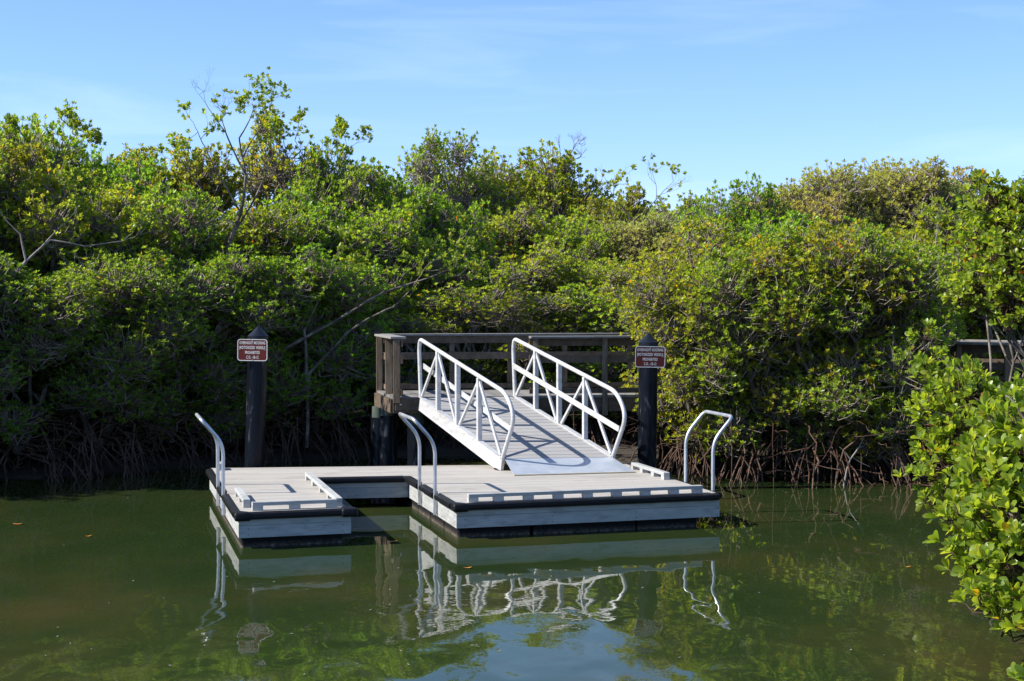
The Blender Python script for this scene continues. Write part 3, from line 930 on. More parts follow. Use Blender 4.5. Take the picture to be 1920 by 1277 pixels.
def wood_mesh(seed, clumps, base=(0, 0, 0.5), r0=0.085, fork=0.42, extra=10, nm='trunk', matn='bark', zmax=5):
    rs = np.random.RandomState(seed)
    paths = []
    nst = 3
    stems = []
    for i in range(nst):
        an = rs.uniform(0, 6.28)
        top = np.array([base[0] + math.cos(an) * 0.5, base[1] + math.sin(an) * 0.5, base[2] + zmax * fork * rs.uniform(0.7, 1.1)])
        pth = wiggle_path(rs, base, top, 6, 0.12)
        stems.append(pth); paths.append((pth, r0 * rs.uniform(0.6, 1), r0 * 0.5))
    for c in clumps:
        s_ = stems[rs.randint(nst)]
        st = s_[rs.randint(2, 6)]
        pth = wiggle_path(rs, st, c[:3], 7, 0.14, 0.1)
        paths.append((pth, r0 * 0.45, 0.016))
        for _ in range(extra if c[3] > 0.3 else 1):
            e = np.array(c[:3]) + unit(rs.normal(0, 1, 3)) * np.array(c[3:6]) * rs.uniform(0.5, 0.92)
            q = pth[rs.randint(3, 7)]
            paths.append((wiggle_path(rs, q, e, 5, 0.16, 0.05), 0.016, 0.006))
    V_, F_ = path_frustums(paths, 5)
    me = np_mesh(nm, V_, F_)
    me.polygons.foreach_set('use_smooth', [True] * len(me.polygons))
    me.materials.append(M[matn])
    return me

def root_mesh(seed, n=52, spread=1.9, h=1.35, drop=3):
    """arching prop roots, forked, and straight hanging ones"""
    rs = np.random.RandomState(seed)
    paths = []
    for i in range(n):
        an = rs.uniform(0, 6.28)
        ca, sa = math.cos(an), math.sin(an)
        r_in = rs.uniform(0.0, 0.5); ro = rs.uniform(0.4, 1.0) * spread; z0 = rs.uniform(0.35, 1.0) * h
        ts = np.linspace(0, 1, 9)
        rad = r_in + (ro - r_in) * ts ** 0.85
        z = z0 * (1 - ts ** rs.uniform(1.5, 4.0)) - 0.45 * ts ** 3
        wob = rs.normal(0, 0.03, (9, 2)); wob[:, 0] += 0.10 * np.sin(ts * rs.uniform(2, 6) + rs.uniform(0, 6)); wob[:, 1] += 0.10 * np.sin(ts * rs.uniform(2, 6) + rs.uniform(0, 6))
        p = np.stack([ca * rad + wob[:, 0] - sa * 0.15 * ts * rs.normal(), sa * rad + wob[:, 1] + ca * 0.15 * ts * rs.normal(), z], 1)
        paths.append((p, rs.uniform(0.011, 0.030), rs.uniform(0.007, 0.013)))
        if rs.uniform() < 0.6:                       # fork near the water
            q = p[5]; an2 = an + rs.uniform(-0.9, 0.9); e = q + np.array([math.cos(an2) * 0.45, math.sin(an2) * 0.45, -q[2] - 0.4])
            paths.append((wiggle_path(rs, q, e, 5, 0.1, 0.08), 0.014, 0.009))
    for i in range(drop):
        an = rs.uniform(0, 6.28); ro = rs.uniform(0.3, 1.2) * spread
        a = np.array([math.cos(an) * ro, math.sin(an) * ro, rs.uniform(0.7, 1.1) * h])
        b_ = a + np.array([rs.normal(0, 0.06), rs.normal(0, 0.06), 0]); b_[2] = rs.choice([-0.4, 0.15])
        paths.append((wiggle_path(rs, a, b_, 5, 0.03), 0.012, 0.008))
    for i in range(60):                              # thin dead twigs tangled in the roots
        an = rs.uniform(0, 6.28); ro = rs.uniform(0.5, 1.1) * spread
        a = np.array([math.cos(an) * ro, math.sin(an) * ro, rs.uniform(0.1, 0.9) * h])
        b_ = a + rs.normal(0, 0.42, 3) * np.array([1, 1, 0.7])
        b_[2] = max(b_[2], -0.1)
        paths.append((wiggle_path(rs, a, b_, 6, 0.28), 0.008, 0.0035))
    V_, F_ = path_frustums(paths, 5)
    me = np_mesh('prop_roots', V_, F_)
    me.polygons.foreach_set('use_smooth', [True] * len(me.polygons))
    me.materials.append(M['root'])
    return me

def make_clumps(seed, r=1.6, z0=0.92, z1=4.9, n=20, flat=0.88):
    rs = np.random.RandomState(seed)
    cl = []
    for i in range(n):
        u = (i + 0.5) / n
        z = z0 + (z1 - z0) * (u ** 0.9)
        env = math.sin(math.pi * min(1, 0.22 + 0.62 * u)) ** 0.6
        an = i * 2.399 + rs.uniform(-0.4, 0.4)
        rr_ = r * env * rs.uniform(0.35, 0.85)
        s_ = rs.uniform(0.42, 0.72)
        cl.append((rr_ * math.cos(an), rr_ * math.sin(an), z - s_ * flat * (u > 0.8), s_, s_, s_ * flat * rs.uniform(0.85, 1.2)))
    for i in range(7):          # sprigs that break the outline
        b_ = cl[rs.randint(len(cl) // 2, len(cl))]
        q = rs.uniform(0.13, 0.26)
        an = rs.uniform(0, 6.28)
        cl.append((b_[0] + math.cos(an) * b_[3] * 0.7, b_[1] + math.sin(an) * b_[3] * 0.7, b_[2] + b_[5] * rs.uniform(0.7, 1.0), q, q, q))
    return cl

TPL = []
for sdi in range(6):
    cl = make_clumps(20 + sdi)
    cm, tm = crown_mesh('crown', 40 + sdi, cl, 54, L=0.09)
    TPL.append((cm, tm, wood_mesh(60 + sdi, cl), root_mesh(80 + sdi)))
for sdi in range(2):       # looser, olive, smaller-leaved kind
    cl = make_clumps(30 + sdi, 1.6, 1.6, 5.0, 18, 0.75)
    cm, tm = crown_mesh('crown', 50 + sdi, cl, 84, L=0.072, leafm='leaf_olive', W=0.2)
    TPL.append((cm, tm, wood_mesh(70 + sdi, cl, extra=6), root_mesh(90 + sdi, 14)))
for sdi in range(2):       # twiggy, thinly leaved kind
    cl = make_clumps(36 + sdi, 1.5, 1.4, 5.0, 15, 0.7)
    cm, tm = crown_mesh('crown', 56 + sdi, cl, 30, L=0.085)
    TPL.append((cm, tm, wood_mesh(76 + sdi, cl, extra=22, matn='deadwood'), root_mesh(96 + sdi)))

GRP = 'mangroves growing along the creek banks'
def tree(px_, ytop, Y, k, sr, label, tint_=(1, 1, 1), rot=None, roots=True, name='mangrove_tree', zbase=0.0):
    X = (px_ - 960) / 3200 * Y
    zt = 3.1 + (548 - ytop) * Y / 3200
    cm, tm, wm, rm = TPL[k]
    o = thing(name, label, 'mangrove', (X, Y, zbase), GRP)
    rr_ = random.Random(int(px_ * 7 + Y * 131))
    o.rotation_euler = (0, 0, rr_.uniform(0, 6.28) if rot is None else rot)
    o.scale = (sr, sr, zt / 5.05)
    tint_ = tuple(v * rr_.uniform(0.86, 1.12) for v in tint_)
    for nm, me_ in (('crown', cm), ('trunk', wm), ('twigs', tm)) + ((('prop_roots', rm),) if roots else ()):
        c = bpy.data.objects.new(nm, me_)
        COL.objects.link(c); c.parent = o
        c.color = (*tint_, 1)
        if nm in ('twigs', 'prop_roots'):
            c['kind'] = 'stuff'
    return o
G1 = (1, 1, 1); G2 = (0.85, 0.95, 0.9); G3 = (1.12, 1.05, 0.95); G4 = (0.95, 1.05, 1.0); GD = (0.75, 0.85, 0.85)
ROWS = [
 # left bank, front row over the water
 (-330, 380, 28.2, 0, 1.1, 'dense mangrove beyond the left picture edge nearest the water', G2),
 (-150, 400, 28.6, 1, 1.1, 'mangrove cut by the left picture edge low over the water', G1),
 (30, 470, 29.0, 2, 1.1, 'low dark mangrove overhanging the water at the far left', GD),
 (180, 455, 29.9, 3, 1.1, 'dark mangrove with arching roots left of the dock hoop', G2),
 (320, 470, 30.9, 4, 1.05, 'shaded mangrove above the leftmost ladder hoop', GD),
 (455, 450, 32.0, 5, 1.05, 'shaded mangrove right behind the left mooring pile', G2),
 (590, 455, 32.6, 0, 1.05, 'mangrove with tangled roots between left pile and boardwalk end', G2),
 # left bank, middle row
 (-60, 300, 31.5, 3, 1.2, 'tall mangrove partly outside the left picture edge', G1),
 (110, 306, 32.0, 4, 1.15, 'sunlit mangrove behind the low dark one at far left', G3),
 (270, 318, 33.0, 5, 1.15, 'leafy mangrove with rounded top in the left middle row', G1),
 (420, 350, 34.0, 1, 1.15, 'mangrove below the tall sparse tree left of centre', G4),
 (560, 345, 35.0, 2, 1.15, 'bushy mangrove directly right of the tall sparse tree', G1),
 (690, 372, 35.5, 3, 1.15, 'broad mangrove rising above the left end of the boardwalk', G3),
 # left skyline
 (50, 190, 34.5, 5, 1.1, 'tall mangrove with tufted peak on the far left skyline', G1),
 (-120, 240, 35.0, 2, 1.3, 'skyline mangrove past the left picture edge', G1),
 (215, 262, 37.0, 0, 1.1, 'skyline mangrove in the dip right of the tufted peak', G4),
 (315, 236, 38.0, 1, 1.15, 'round-topped skyline mangrove left of the tall sparse tree', G3),
 (560, 250, 39.0, 8, 1.3, 'twiggy thin-leaved mangrove on the skyline right of the sparse tree', G3),
 (645, 262, 38.0, 4, 1.0, 'small skyline mangrove with an upright leafy shoot', G1),
 (745, 303, 39.0, 3, 1.15, 'low skyline mangrove left of the central high crowns', G1),
 # centre behind the boardwalk, rising to the back
 (640, 560, 33.6, 8, 1.0, 'low twiggy mangrove behind the boardwalk left corner', G1),
 (760, 545, 34.2, 9, 1.1, 'twiggy brownish mangrove behind the top of the gangway', G3),
 (880, 520, 34.6, 8, 1.1, 'sparse low mangrove right behind the boardwalk railing centre', G3),
 (1000, 540, 34.4, 9, 1.1, 'thin-leaved low mangrove behind the railing above the gangway rail', G1),
 (1120, 530, 34.6, 0, 1.05, 'low bushy mangrove behind the railing left of the right pile', G3),
 (1230, 520, 34.2, 8, 1.1, 'low mangrove peeping over the cone cap of the right pile', G3),
 (820, 440, 38.0, 5, 1.2, 'mid height mangrove above the gangway, left one of the pair', G4),
 (960, 455, 38.5, 9, 1.2, 'mid height twiggy mangrove above the gangway opening', G3),
 (1090, 462, 38.5, 1, 1.15, 'mid height mangrove in the centre right of the gangway', G3),
 (1215, 455, 38.5, 8, 1.2, 'brown-tinged thin mangrove in the middle above the right pile', G3),
 (790, 355, 43.0, 2, 1.3, 'dense mangrove one row below the central skyline crowns', G1),
 (910, 375, 44.0, 0, 1.3, 'broad mangrove below the bare branching treetop', G4),
 (1040, 385, 44.0, 3, 1.25, 'mangrove on the slope below the dip of the skyline', G1),
 (1160, 392, 45.0, 7, 1.35, 'dull olive mangrove below the skyline dip', G1),
 (1280, 398, 44.0, 6, 1.3, 'olive mangrove at the foot of the right skyline rise', G1),
 (852, 240, 52.0, 9, 1.25, 'highest central mangrove with thin airy crown', G1),
 (985, 268, 54.0, 4, 1.6, 'wide rounded mangrove next to the bare branching treetop', G3),
 (910, 292, 56.0, 1, 1.3, 'skyline mangrove between the airy crown and the wide crown', G1),
 (1090, 348, 54.0, 5, 1.2, 'small skyline mangrove right of the wide crown', G3),
 (1150, 342, 52.0, 2, 1.15, 'small tufted mangrove in the dip of the skyline', G1),
 (1210, 372, 56.0, 7, 1.2, 'pale olive tree at the lowest point of the skyline', G3),
 (1270, 360, 55.0, 9, 1.3, 'airy see-through mangrove right of the lowest skyline point', G1),
 (1040, 420, 62.0, 3, 2.2, 'far mangrove filling the gap behind the central crowns', G1),
 (1200, 425, 62.0, 5, 2.2, 'far mangrove filling the gap behind the skyline dip', G1),
 (860, 400, 62.0, 1, 2.2, 'far mangrove behind the highest central crown', G1),
 (1340, 420, 60.0, 0, 2.2, 'far mangrove behind the right end of the skyline dip', G1),
 (700, 400, 50.0, 2, 2.0, 'far mangrove behind the low skyline left of centre', G1),
 # right bank
 (1310, 470, 28.8, 1, 0.80, 'leafy mangrove directly right of the right mooring pile', G3),
 (1420, 425, 28.6, 2, 1.0, 'bright mangrove behind the right ladder hoop', G3),
 (1540, 405, 28.4, 4, 1.05, 'broad sunlit mangrove overhanging stilt roots right of the dock', G3),
 (1650, 430, 28.2, 0, 1.0, 'mangrove with hanging roots at the right creek corner', G1),
 (1745, 430, 32.2, 5, 1.1, 'mangrove just behind the far right boardwalk railing', G3),
 (1370, 400, 33.5, 3, 1.15, 'mangrove behind the boardwalk under the right skyline peak', G3),
 (1500, 385, 34.0, 0, 1.2, 'mangrove behind the boardwalk in the right middle', G1),
 (1640, 400, 34.0, 1, 1.2, 'mangrove behind the boardwalk under the olive crowns', G3),
 (1780, 390, 34.0, 2, 1.2, 'mangrove behind the far right boardwalk railing', G1),
 (1920, 400, 33.0, 3, 1.2, 'mangrove at the right picture edge behind the railing', G1),
 (1378, 328, 37.0, 4, 0.85, 'dark green peaked mangrove at the start of the right rise', G1),
 (1470, 345, 38.0, 6, 1.1, 'small olive tree on the rise left of the large olive crowns', G1),
 (1550, 318, 38.5, 7, 1.15, 'middle olive tree on the right skyline', G1),
 (1640, 282, 39.0, 6, 1.4, 'tallest wide olive tree on the right skyline', G3),
 (1745, 298, 39.5, 7, 1.2, 'thin olive tree right of the tallest olive one', G3),
 (1840, 330, 38.0, 6, 1.3, 'olive tree behind the large-leaved mangrove at right edge', G1),
 (1960, 330, 36.0, 1, 1.4, 'skyline mangrove past the right picture edge', G1),
]
for (px_, yt, Y, k, sr, lab, tn) in ROWS:
    tree(px_, yt, Y, k, sr, lab, tn, roots=Y < 36)
OFF = ['lowest and closest to the picture edge', 'on the point of the bank', 'behind the one on the point', 'tall one in the middle of the bank', 'first one where the bank turns', 'second one down the side bank',
       'just past the far left corner', 'tallest one at the back', 'last one down the side bank']
# the creek's banks go on outside the picture: trees that shade the left of the scene
for i, (X, Y, h) in enumerate([(-11.2, 27.6, 5.2), (-13.6, 26.8, 6.0), (-13.4, 30.2, 6.6), (-16.5, 28.5, 7.0), (-18.5, 25.5, 6.4), (-19.0, 22.0, 6.0), (-10.8, 31.5, 6.6), (-16.5, 33.0, 7.0), (-19.5, 18.5, 6.0)]):
    pxl = 960 + X / Y * 3200
    tree(pxl, 548 - (h - 3.1) * 3200 / Y, Y, i % 6, 1.35, 'mangrove on the left bank outside the picture, ' + OFF[i], G1)

# the inner wood, too deep to tell one tree from the next
def thicket(name, label, seed, boxes, L_, n_, leafm, stems):
    rs = np.random.RandomState(seed)
    P = []; 
    for (x0, x1, y0, y1, z0, z1, k) in boxes:
        n = int(n_ * k)
        p = rs.uniform((x0, y0, z0), (x1, y1, z1), (n, 3))
        p[:, 2] = z0 + (p[:, 2] - z0) * (0.78 + 0.22 * np.sin(p[:, 0] * 1.9 + 1.3) * np.sin(p[:, 1] * 1.3))
        P.append(p)
    P = np.concatenate(P)
    A = unit(rs.normal(0, 0.5, P.shape) + np.array([0, 0, 0.8]))
    V_, F_, T_ = leaves_lo(*rosette_leaves(rs, P, A, L_))
    me = np_mesh(name, V_, F_, T_); me.materials.append(M[leafm])
    o = bpy.data.objects.new(name, me); COL.objects.link(o)
    tag(o, label, 'thicket', kind='stuff')
    i = rs.permutation(len(P))[:stems]
    a = P[i].copy(); b_ = a + rs.normal(0, 0.3, a.shape); b_[:, 2] = -0.1
    V_, F_ = frustums(a, b_, 0.012, 0.024, 4)
    me = np_mesh('stems', V_, F_); me.materials.append(M['bark'])
    c = bpy.data.objects.new('stems', me); COL.objects.link(c); c.parent = o; c['kind'] = 'stuff'
thicket('mangrove_thicket', 'dense inner mangrove thicket behind the boardwalk and the front trees', 7,
        [(-15, -3.2, 32.6, 36.5, 0.3, 3.2, 1.0), (-3.6, 5.5, 33.8, 37.0, 0.2, 2.3, 0.8), (5, 14, 32.5, 36.5, 0.3, 3.2, 0.8), (9.5, 14, 24, 33, 0.3, 4.0, 0.6)], 0.095, 9000, 'leaf', 2600)
thicket('mangrove_thicket', 'far mangrove thicket closing the view under the skyline trees', 8,
        [(-24, 24, 41, 46, 0.2, 3.8, 1.0), (-34, 34, 62, 70, 0.2, 5.6, 1.4)], 0.16, 9000, 'leaf', 900)

# ---- recursive bare branching
def fractal(rs, p, d, ln, r, depth, paths, tips, spread=0.5, up=0.12, kink=0.13):
    n = 4
    pts = [np.array(p, float)]
    d = np.array(d, float)
    for i in range(n):
        d = unit(d + rs.normal(0, kink, 3) + np.array([0, 0, up * 0.3]))
        pts.append(pts[-1] + d * ln / n)
    paths.append((np.array(pts), r, r * 0.66))
    if depth == 0:
        tips.append((pts[-1], d)); return
    if depth <= 3:
        tips.append((pts[rs.randint(2, 5)] + rs.normal(0, 0.03, 3), unit(d + rs.normal(0, 0.5, 3))))
    for i in range(2 + (rs.uniform() < 0.3)):
        nd = unit(d + rs.normal(0, spread, 3) + np.array([0, 0, up]))
        fractal(rs, pts[-1] if i < 2 else pts[2], nd, ln * rs.uniform(0.66, 0.9), r * 0.64, depth - 1, paths, tips, spread, up, kink)

def W(px_, py, Y):
    return np.array([(px_ - 960) / 3200 * Y, Y, 3.1 + (548 - py) * Y / 3200])

def custom_tree(name, label, base, limbs, seed, group=GRP, bare_frac=0.0, leafL=0.1, matn='bark', tips_extra=None, cl=None, dens=40, hi=False, roots=None, leafm='leaf', col=(1, 1, 1)):
    """limbs: list of (points, r0, r1, fractal spec or None)"""
    rs = np.random.RandomState(seed)
    o = thing(name, label, 'tree' if 'dead' in name else 'mangrove', tuple(base), group)
    base = np.array(base)
    paths = []; tips = []
    for pts, r0, r1, fr in limbs:
        r0 *= 0.62; r1 *= 0.62
        pts = [np.array(q, float) for q in pts]
        dense = []
        for i in range(len(pts) - 1):
            seg = wiggle_path(rs, pts[i], pts[i + 1], 4, 0.07)
            dense += list(seg[:-1])
        dense.append(pts[-1])
        paths.append((np.array(dense), r0, r1))
        if fr:
            ln, dp, sp, leafy = fr
            t_ = []
            fractal(rs, pts[-1], unit(pts[-1] - pts[-2]), ln, r1 * 0.9, dp, paths, t_, sp)
            tips += [(p, d_, leafy) for p, d_ in t_]
    V_, F_ = path_frustums([(p - base, a, b_) for p, a, b_ in paths], 6)
    me = np_mesh('trunk', V_, F_); me.polygons.foreach_set('use_smooth', [True] * len(me.polygons)); me.materials.append(M[matn])
    c = bpy.data.objects.new('trunk', me); COL.objects.link(c); c.parent = o
    P = [p for p, d_, lf in tips if rs.uniform() < lf]; A = [unit(d_ + np.array([0, 0, 0.5])) for p, d_, lf in tips if lf > 0][:len(P)]
    if P:
        P = np.array(P) - base; A = np.array(A)
        P = np.concatenate([P, P + rs.normal(0, 0.06, P.shape)]); A = np.concatenate([A, unit(A + rs.normal(0, 0.4, A.shape))])
        lv = rosette_leaves(rs, P, A, leafL * 0.85)
        V_, F_, T_ = leaves_lo(*lv)
        me = np_mesh('crown', V_, F_, T_); me.materials.append(M[leafm])
        c = bpy.data.objects.new('crown', me); COL.objects.link(c); c.parent = o; c.color = (*col, 1)
    return o, paths

# tall sparse tree left of centre, top partly bare
Y = 32.5
custom_tree('sparse_mangrove_tree', 'tall sparse mangrove with half bare twiggy top standing above the others', W(428, 860, Y), [
    ([W(428, 860, Y), W(425, 600, Y), W(432, 450, Y), W(452, 400, Y), W(462, 330, Y)], 0.10, 0.045, None),
    ([W(462, 330, Y), W(440, 285, Y), W(425, 250, Y)], 0.035, 0.022, (0.28, 5, 0.55, 0.12)),
    ([W(425, 250, Y), W(400, 215, Y)], 0.018, 0.014, (0.26, 5, 0.42, 0.0)),
    ([W(462, 330, Y), W(450, 260, Y), W(470, 225, Y)], 0.030, 0.018, (0.27, 5, 0.55, 0.22)),
    ([W(455, 300, Y), W(480, 255, Y), W(495, 235, Y)], 0.022, 0.014, (0.30, 4, 0.55, 0.45)),
    ([W(452, 400, Y), W(405, 320, Y), W(385, 275, Y)], 0.030, 0.018, (0.30, 4, 0.55, 0.42)),
    ([W(432, 450, Y), W(480, 370, Y), W(510, 300, Y)], 0.035, 0.02, (0.30, 4, 0.55, 0.45)),
    ([W(440, 420, Y), W(390, 370, Y), W(360, 330, Y)], 0.03, 0.018, (0.30, 4, 0.55, 0.5)),
], 5, col=(1.05, 1.05, 0.9))
# airy twigs on the left skyline
Y = 33.0
custom_tree('sparse_mangrove_tree', 'airy twiggy mangrove top beside the tufted peak at far left', W(70, 860, Y), [
    ([W(70, 860, Y), W(80, 500, Y), W(92, 340, Y), W(110, 290, Y)], 0.08, 0.03, None),
    ([W(110, 290, Y), W(122, 262, Y)], 0.022, 0.016, (0.22, 5, 0.5, 0.2)),
    ([W(105, 300, Y), W(148, 280, Y)], 0.022, 0.016, (0.18, 4, 0.6, 0.6)),
    ([W(95, 320, Y), W(60, 275, Y), W(45, 255, Y)], 0.022, 0.016, (0.14, 4, 0.6, 0.6)),
    ([W(100, 310, Y), W(120, 300, Y), W(135, 268, Y)], 0.022, 0.014, (0.16, 4, 0.6, 0.5)),
], 8)
Y = 38.0
custom_tree('sparse_mangrove_tree', 'open twiggy mangrove crown on the skyline left of centre', W(590, 800, Y), [
    ([W(590, 800, Y), W(595, 420, Y), W(590, 330, Y)], 0.09, 0.035, None),
    ([W(590, 330, Y), W(565, 285, Y)], 0.028, 0.016, (0.30, 4, 0.5, 0.7)),
    ([W(590, 330, Y), W(615, 290, Y)], 0.028, 0.016, (0.30, 4, 0.5, 0.8)),
    ([W(590, 340, Y), W(640, 300, Y)], 0.028, 0.016, (0.28, 4, 0.5, 0.85)),
    ([W(590, 350, Y), W(545, 300, Y)], 0.028, 0.016, (0.28, 4, 0.5, 0.7)),
], 11)
# bare branching treetop
Y = 55.5
custom_tree('dead_tree', 'bare leafless branch fanning out against the sky at centre', W(1000, 700, Y), [
    ([W(1000, 700, Y), W(1010, 420, Y), W(1035, 325, Y), W(1056, 305, Y)], 0.10, 0.06, None),
    ([W(1056, 305, Y), W(1066, 292, Y)], 0.06, 0.045, (0.24, 6, 0.5, 0.0)),
    ([W(1052, 308, Y), W(1050, 290, Y)], 0.05, 0.03, (0.22, 4, 0.45, 0.0)),
    ([W(1056, 305, Y), W(1075, 300, Y)], 0.05, 0.03, (0.2, 4, 0.45, 0.0)),
], 21, group=None, matn='deadwood')
Y = 50.0
custom_tree('sparse_mangrove_tree', 'dark forked mangrove showing its branches in the skyline dip', W(1180, 700, Y), [
    ([W(1180, 700, Y), W(1182, 450, Y), W(1187, 415, Y)], 0.12, 0.07, None),
    ([W(1187, 415, Y), W(1172, 395, Y)], 0.05, 0.03, (0.5, 4, 0.45, 0.4)),
    ([W(1187, 415, Y), W(1205, 400, Y)], 0.05, 0.03, (0.55, 4, 0.45, 0.3)),
], 31, leafL=0.13, col=(1.2, 1.1, 1.2))
# pale leaning limbs that show through the foliage on the left
Y = 28.6
custom_tree('leaning_mangrove_tree', 'leaning pale-barked mangrove with forked limbs at the left edge', W(-60, 880, Y), [
    ([W(-60, 880, Y), W(-30, 600, Y), W(8, 530, Y), W(50, 490, Y)], 0.09, 0.05, None),
    ([W(50, 490, Y), W(40, 440, Y), W(10, 410, Y)], 0.035, 0.016, (0.4, 4, 0.5, 0.6)),
    ([W(50, 490, Y), W(95, 450, Y), W(160, 462, Y), W(210, 455, Y)], 0.035, 0.014, (0.4, 3, 0.5, 0.9)),
    ([W(80, 462, Y), W(110, 430, Y)], 0.025, 0.014, (0.4, 4, 0.5, 0.9)),
], 41, matn='deadwood')
Y = 31.3
custom_tree('leaning_mangrove_tree', 'mangrove with a long slanting limb between left pile and boardwalk', W(470, 850, Y), [
    ([W(400, 850, Y), W(440, 740, Y), W(505, 672, Y), W(560, 640, Y), W(640, 595, Y), W(720, 548, Y), W(775, 530, Y)], 0.07, 0.03, (0.5, 4, 0.5, 0.8)),
    ([W(575, 840, Y), W(580, 700, Y), W(650, 625, Y), W(690, 598, Y), W(740, 575, Y)], 0.06, 0.03, (0.5, 3, 0.5, 0.9)),
    ([W(575, 720, Y), W(570, 620, Y), W(600, 560, Y)], 0.06, 0.02, (0.5, 4, 0.5, 0.9)),
], 43)
Y = 27.6
custom_tree('leaning_mangrove_tree', 'mangrove with dark leaning limb above the stilt roots at right', W(1690, 890, Y), [
    ([W(1690, 890, Y), W(1660, 700, Y), W(1605, 640, Y), W(1580, 600, Y), W(1560, 575, Y)], 0.07, 0.03, (0.4, 3, 0.5, 0.9)),
    ([W(1605, 640, Y), W(1640, 600, Y), W(1690, 560, Y)], 0.03, 0.018, (0.35, 3, 0.5, 0.9)),
    ([W(1660, 700, Y), W(1570, 740, Y), W(1540, 700, Y)], 0.03, 0.014, (0.35, 3, 0.5, 0.6)),
], 47)
Y = 31.8
custom_tree('leaning_mangrove_tree', 'pale bare-limbed mangrove leaning left of the large-leaved one', W(1880, 800, Y), [
    ([W(1880, 800, Y), W(1850, 600, Y), W(1812, 540, Y), W(1780, 500, Y), W(1760, 480, Y)], 0.09, 0.03, (0.28, 5, 0.5, 0.2)),
    ([W(1812, 540, Y), W(1750, 520, Y), W(1730, 505, Y)], 0.04, 0.02, (0.25, 4, 0.5, 0.3)),
    ([W(1850, 600, Y), W(1700, 545, Y)], 0.04, 0.02, (0.4, 4, 0.5, 0.5)),
], 49, matn='deadwood')

# ---- near mangroves on the right bank with large leaves
def near_bush(label, base, clumps, seed, dens, L_, nleaf, rootn=20, rs_spread=0.8, roots_h=0.9):
    o = thing('mangrove_bush', label, 'mangrove', base, 'large-leaved mangroves at the right edge')
    b = np.array(base)
    cl = [(c[0] - b[0], c[1] - b[1], c[2] - b[2], c[3], c[4], c[5]) for c in clumps]
    rs = np.random.RandomState(seed)
    P, A, Cn = clump_points(rs, cl, dens)
    lv = rosette_leaves(rs, P, A, L_, (6, 8))
    base_, D, S, N, ln, tone = lv
    # the leaves that show largest (nearest the camera, on the creek side) are leaves of their own
    wp = base_ + b
    u_ = wp[:, 0] / wp[:, 1]; w_ = (wp[:, 2] - 3.1) / wp[:, 1]
    inside = (u_ < 0.298) & (w_ > -0.225) & (w_ < 0.17)
    score = wp[:, 1] + wp[:, 0] * 0.8 + np.where(inside, 0, 99)
    order = np.argsort(score)
    sel = order[:nleaf]
    rest = order[nleaf:]
    f = lambda ix: [q[ix] for q in lv]
    V_, F_, T_ = leaves_hi(*f(rest))
    me = np_mesh('foliage', V_, F_, T_); me.materials.append(M['leaf'])
    c = bpy.data.objects.new('foliage', me); COL.objects.link(c); c.parent = o; c['kind'] = 'stuff'
    one = np.array([[0.0, 0, 0]])
    shapes = []
    for tval in (0.1, 0.25, 0.4, 0.55, 0.7, 0.85, 0.975):
        V_, F_, T_ = leaves_hi(one, np.array([[0, 1.0, 0]]), np.array([[1.0, 0, 0]]), np.array([[0, 0, 1.0]]), np.array([1.0]), np.array([tval]))
        m1 = np_mesh('leaf', V_, F_, T_); m1.materials.append(M['leaf']); m1.polygons.foreach_set('use_smooth', [True] * len(m1.polygons))
        shapes.append(m1)
    for i in sel:
        tt = tone[i]
        k = 6 if tt > 0.96 else min(5, int(tt * 6.3))
        lo = bpy.data.objects.new('leaf', shapes[k]); COL.objects.link(lo); lo.parent = o
        mt = Matrix(((S[i][0], D[i][0], N[i][0]), (S[i][1], D[i][1], N[i][1]), (S[i][2], D[i][2], N[i][2]))) * float(ln[i])
        lo.matrix_basis = Matrix.Translation(Vector(base_[i])) @ mt.to_4x4()
    ln2 = rs.uniform(0.15, 0.35, (len(P), 1))
    inn = unit(unit(Cn - P) * 1.0 - A * 0.25 + rs.normal(0, 0.2, P.shape))
    mid = P - A * ln2 * 0.4
    tw = merge_q([frustums(P, mid, 0.004, 0.006, 5), frustums(mid, mid + inn * np.minimum(ln2 * 1.6, np.linalg.norm(Cn - mid, axis=1, keepdims=True)), 0.006, 0.009, 5)])
    me = np_mesh('twigs', *tw); me.materials.append(M['root']); me.polygons.foreach_set('use_smooth', [True] * len(me.polygons))
    c = bpy.data.objects.new('twigs', me); COL.objects.link(c); c.parent = o; c['kind'] = 'stuff'
    me = wood_mesh(seed + 1, cl, base=(0, 0, 0.3), r0=0.05, fork=0.25, extra=7, zmax=3)
    c = bpy.data.objects.new('trunk', me); COL.objects.link(c); c.parent = o
    me = root_mesh(seed + 2, rootn, rs_spread, roots_h)
    c = bpy.data.objects.new('prop_roots', me); COL.objects.link(c); c.parent = o; c['kind'] = 'stuff'
    return o
def C(px_, py, Y, r, rz=None, ry=None):
    p = W(px_, py, Y)
    return (p[0], p[1], p[2], r, ry or r, rz or r * 0.8)
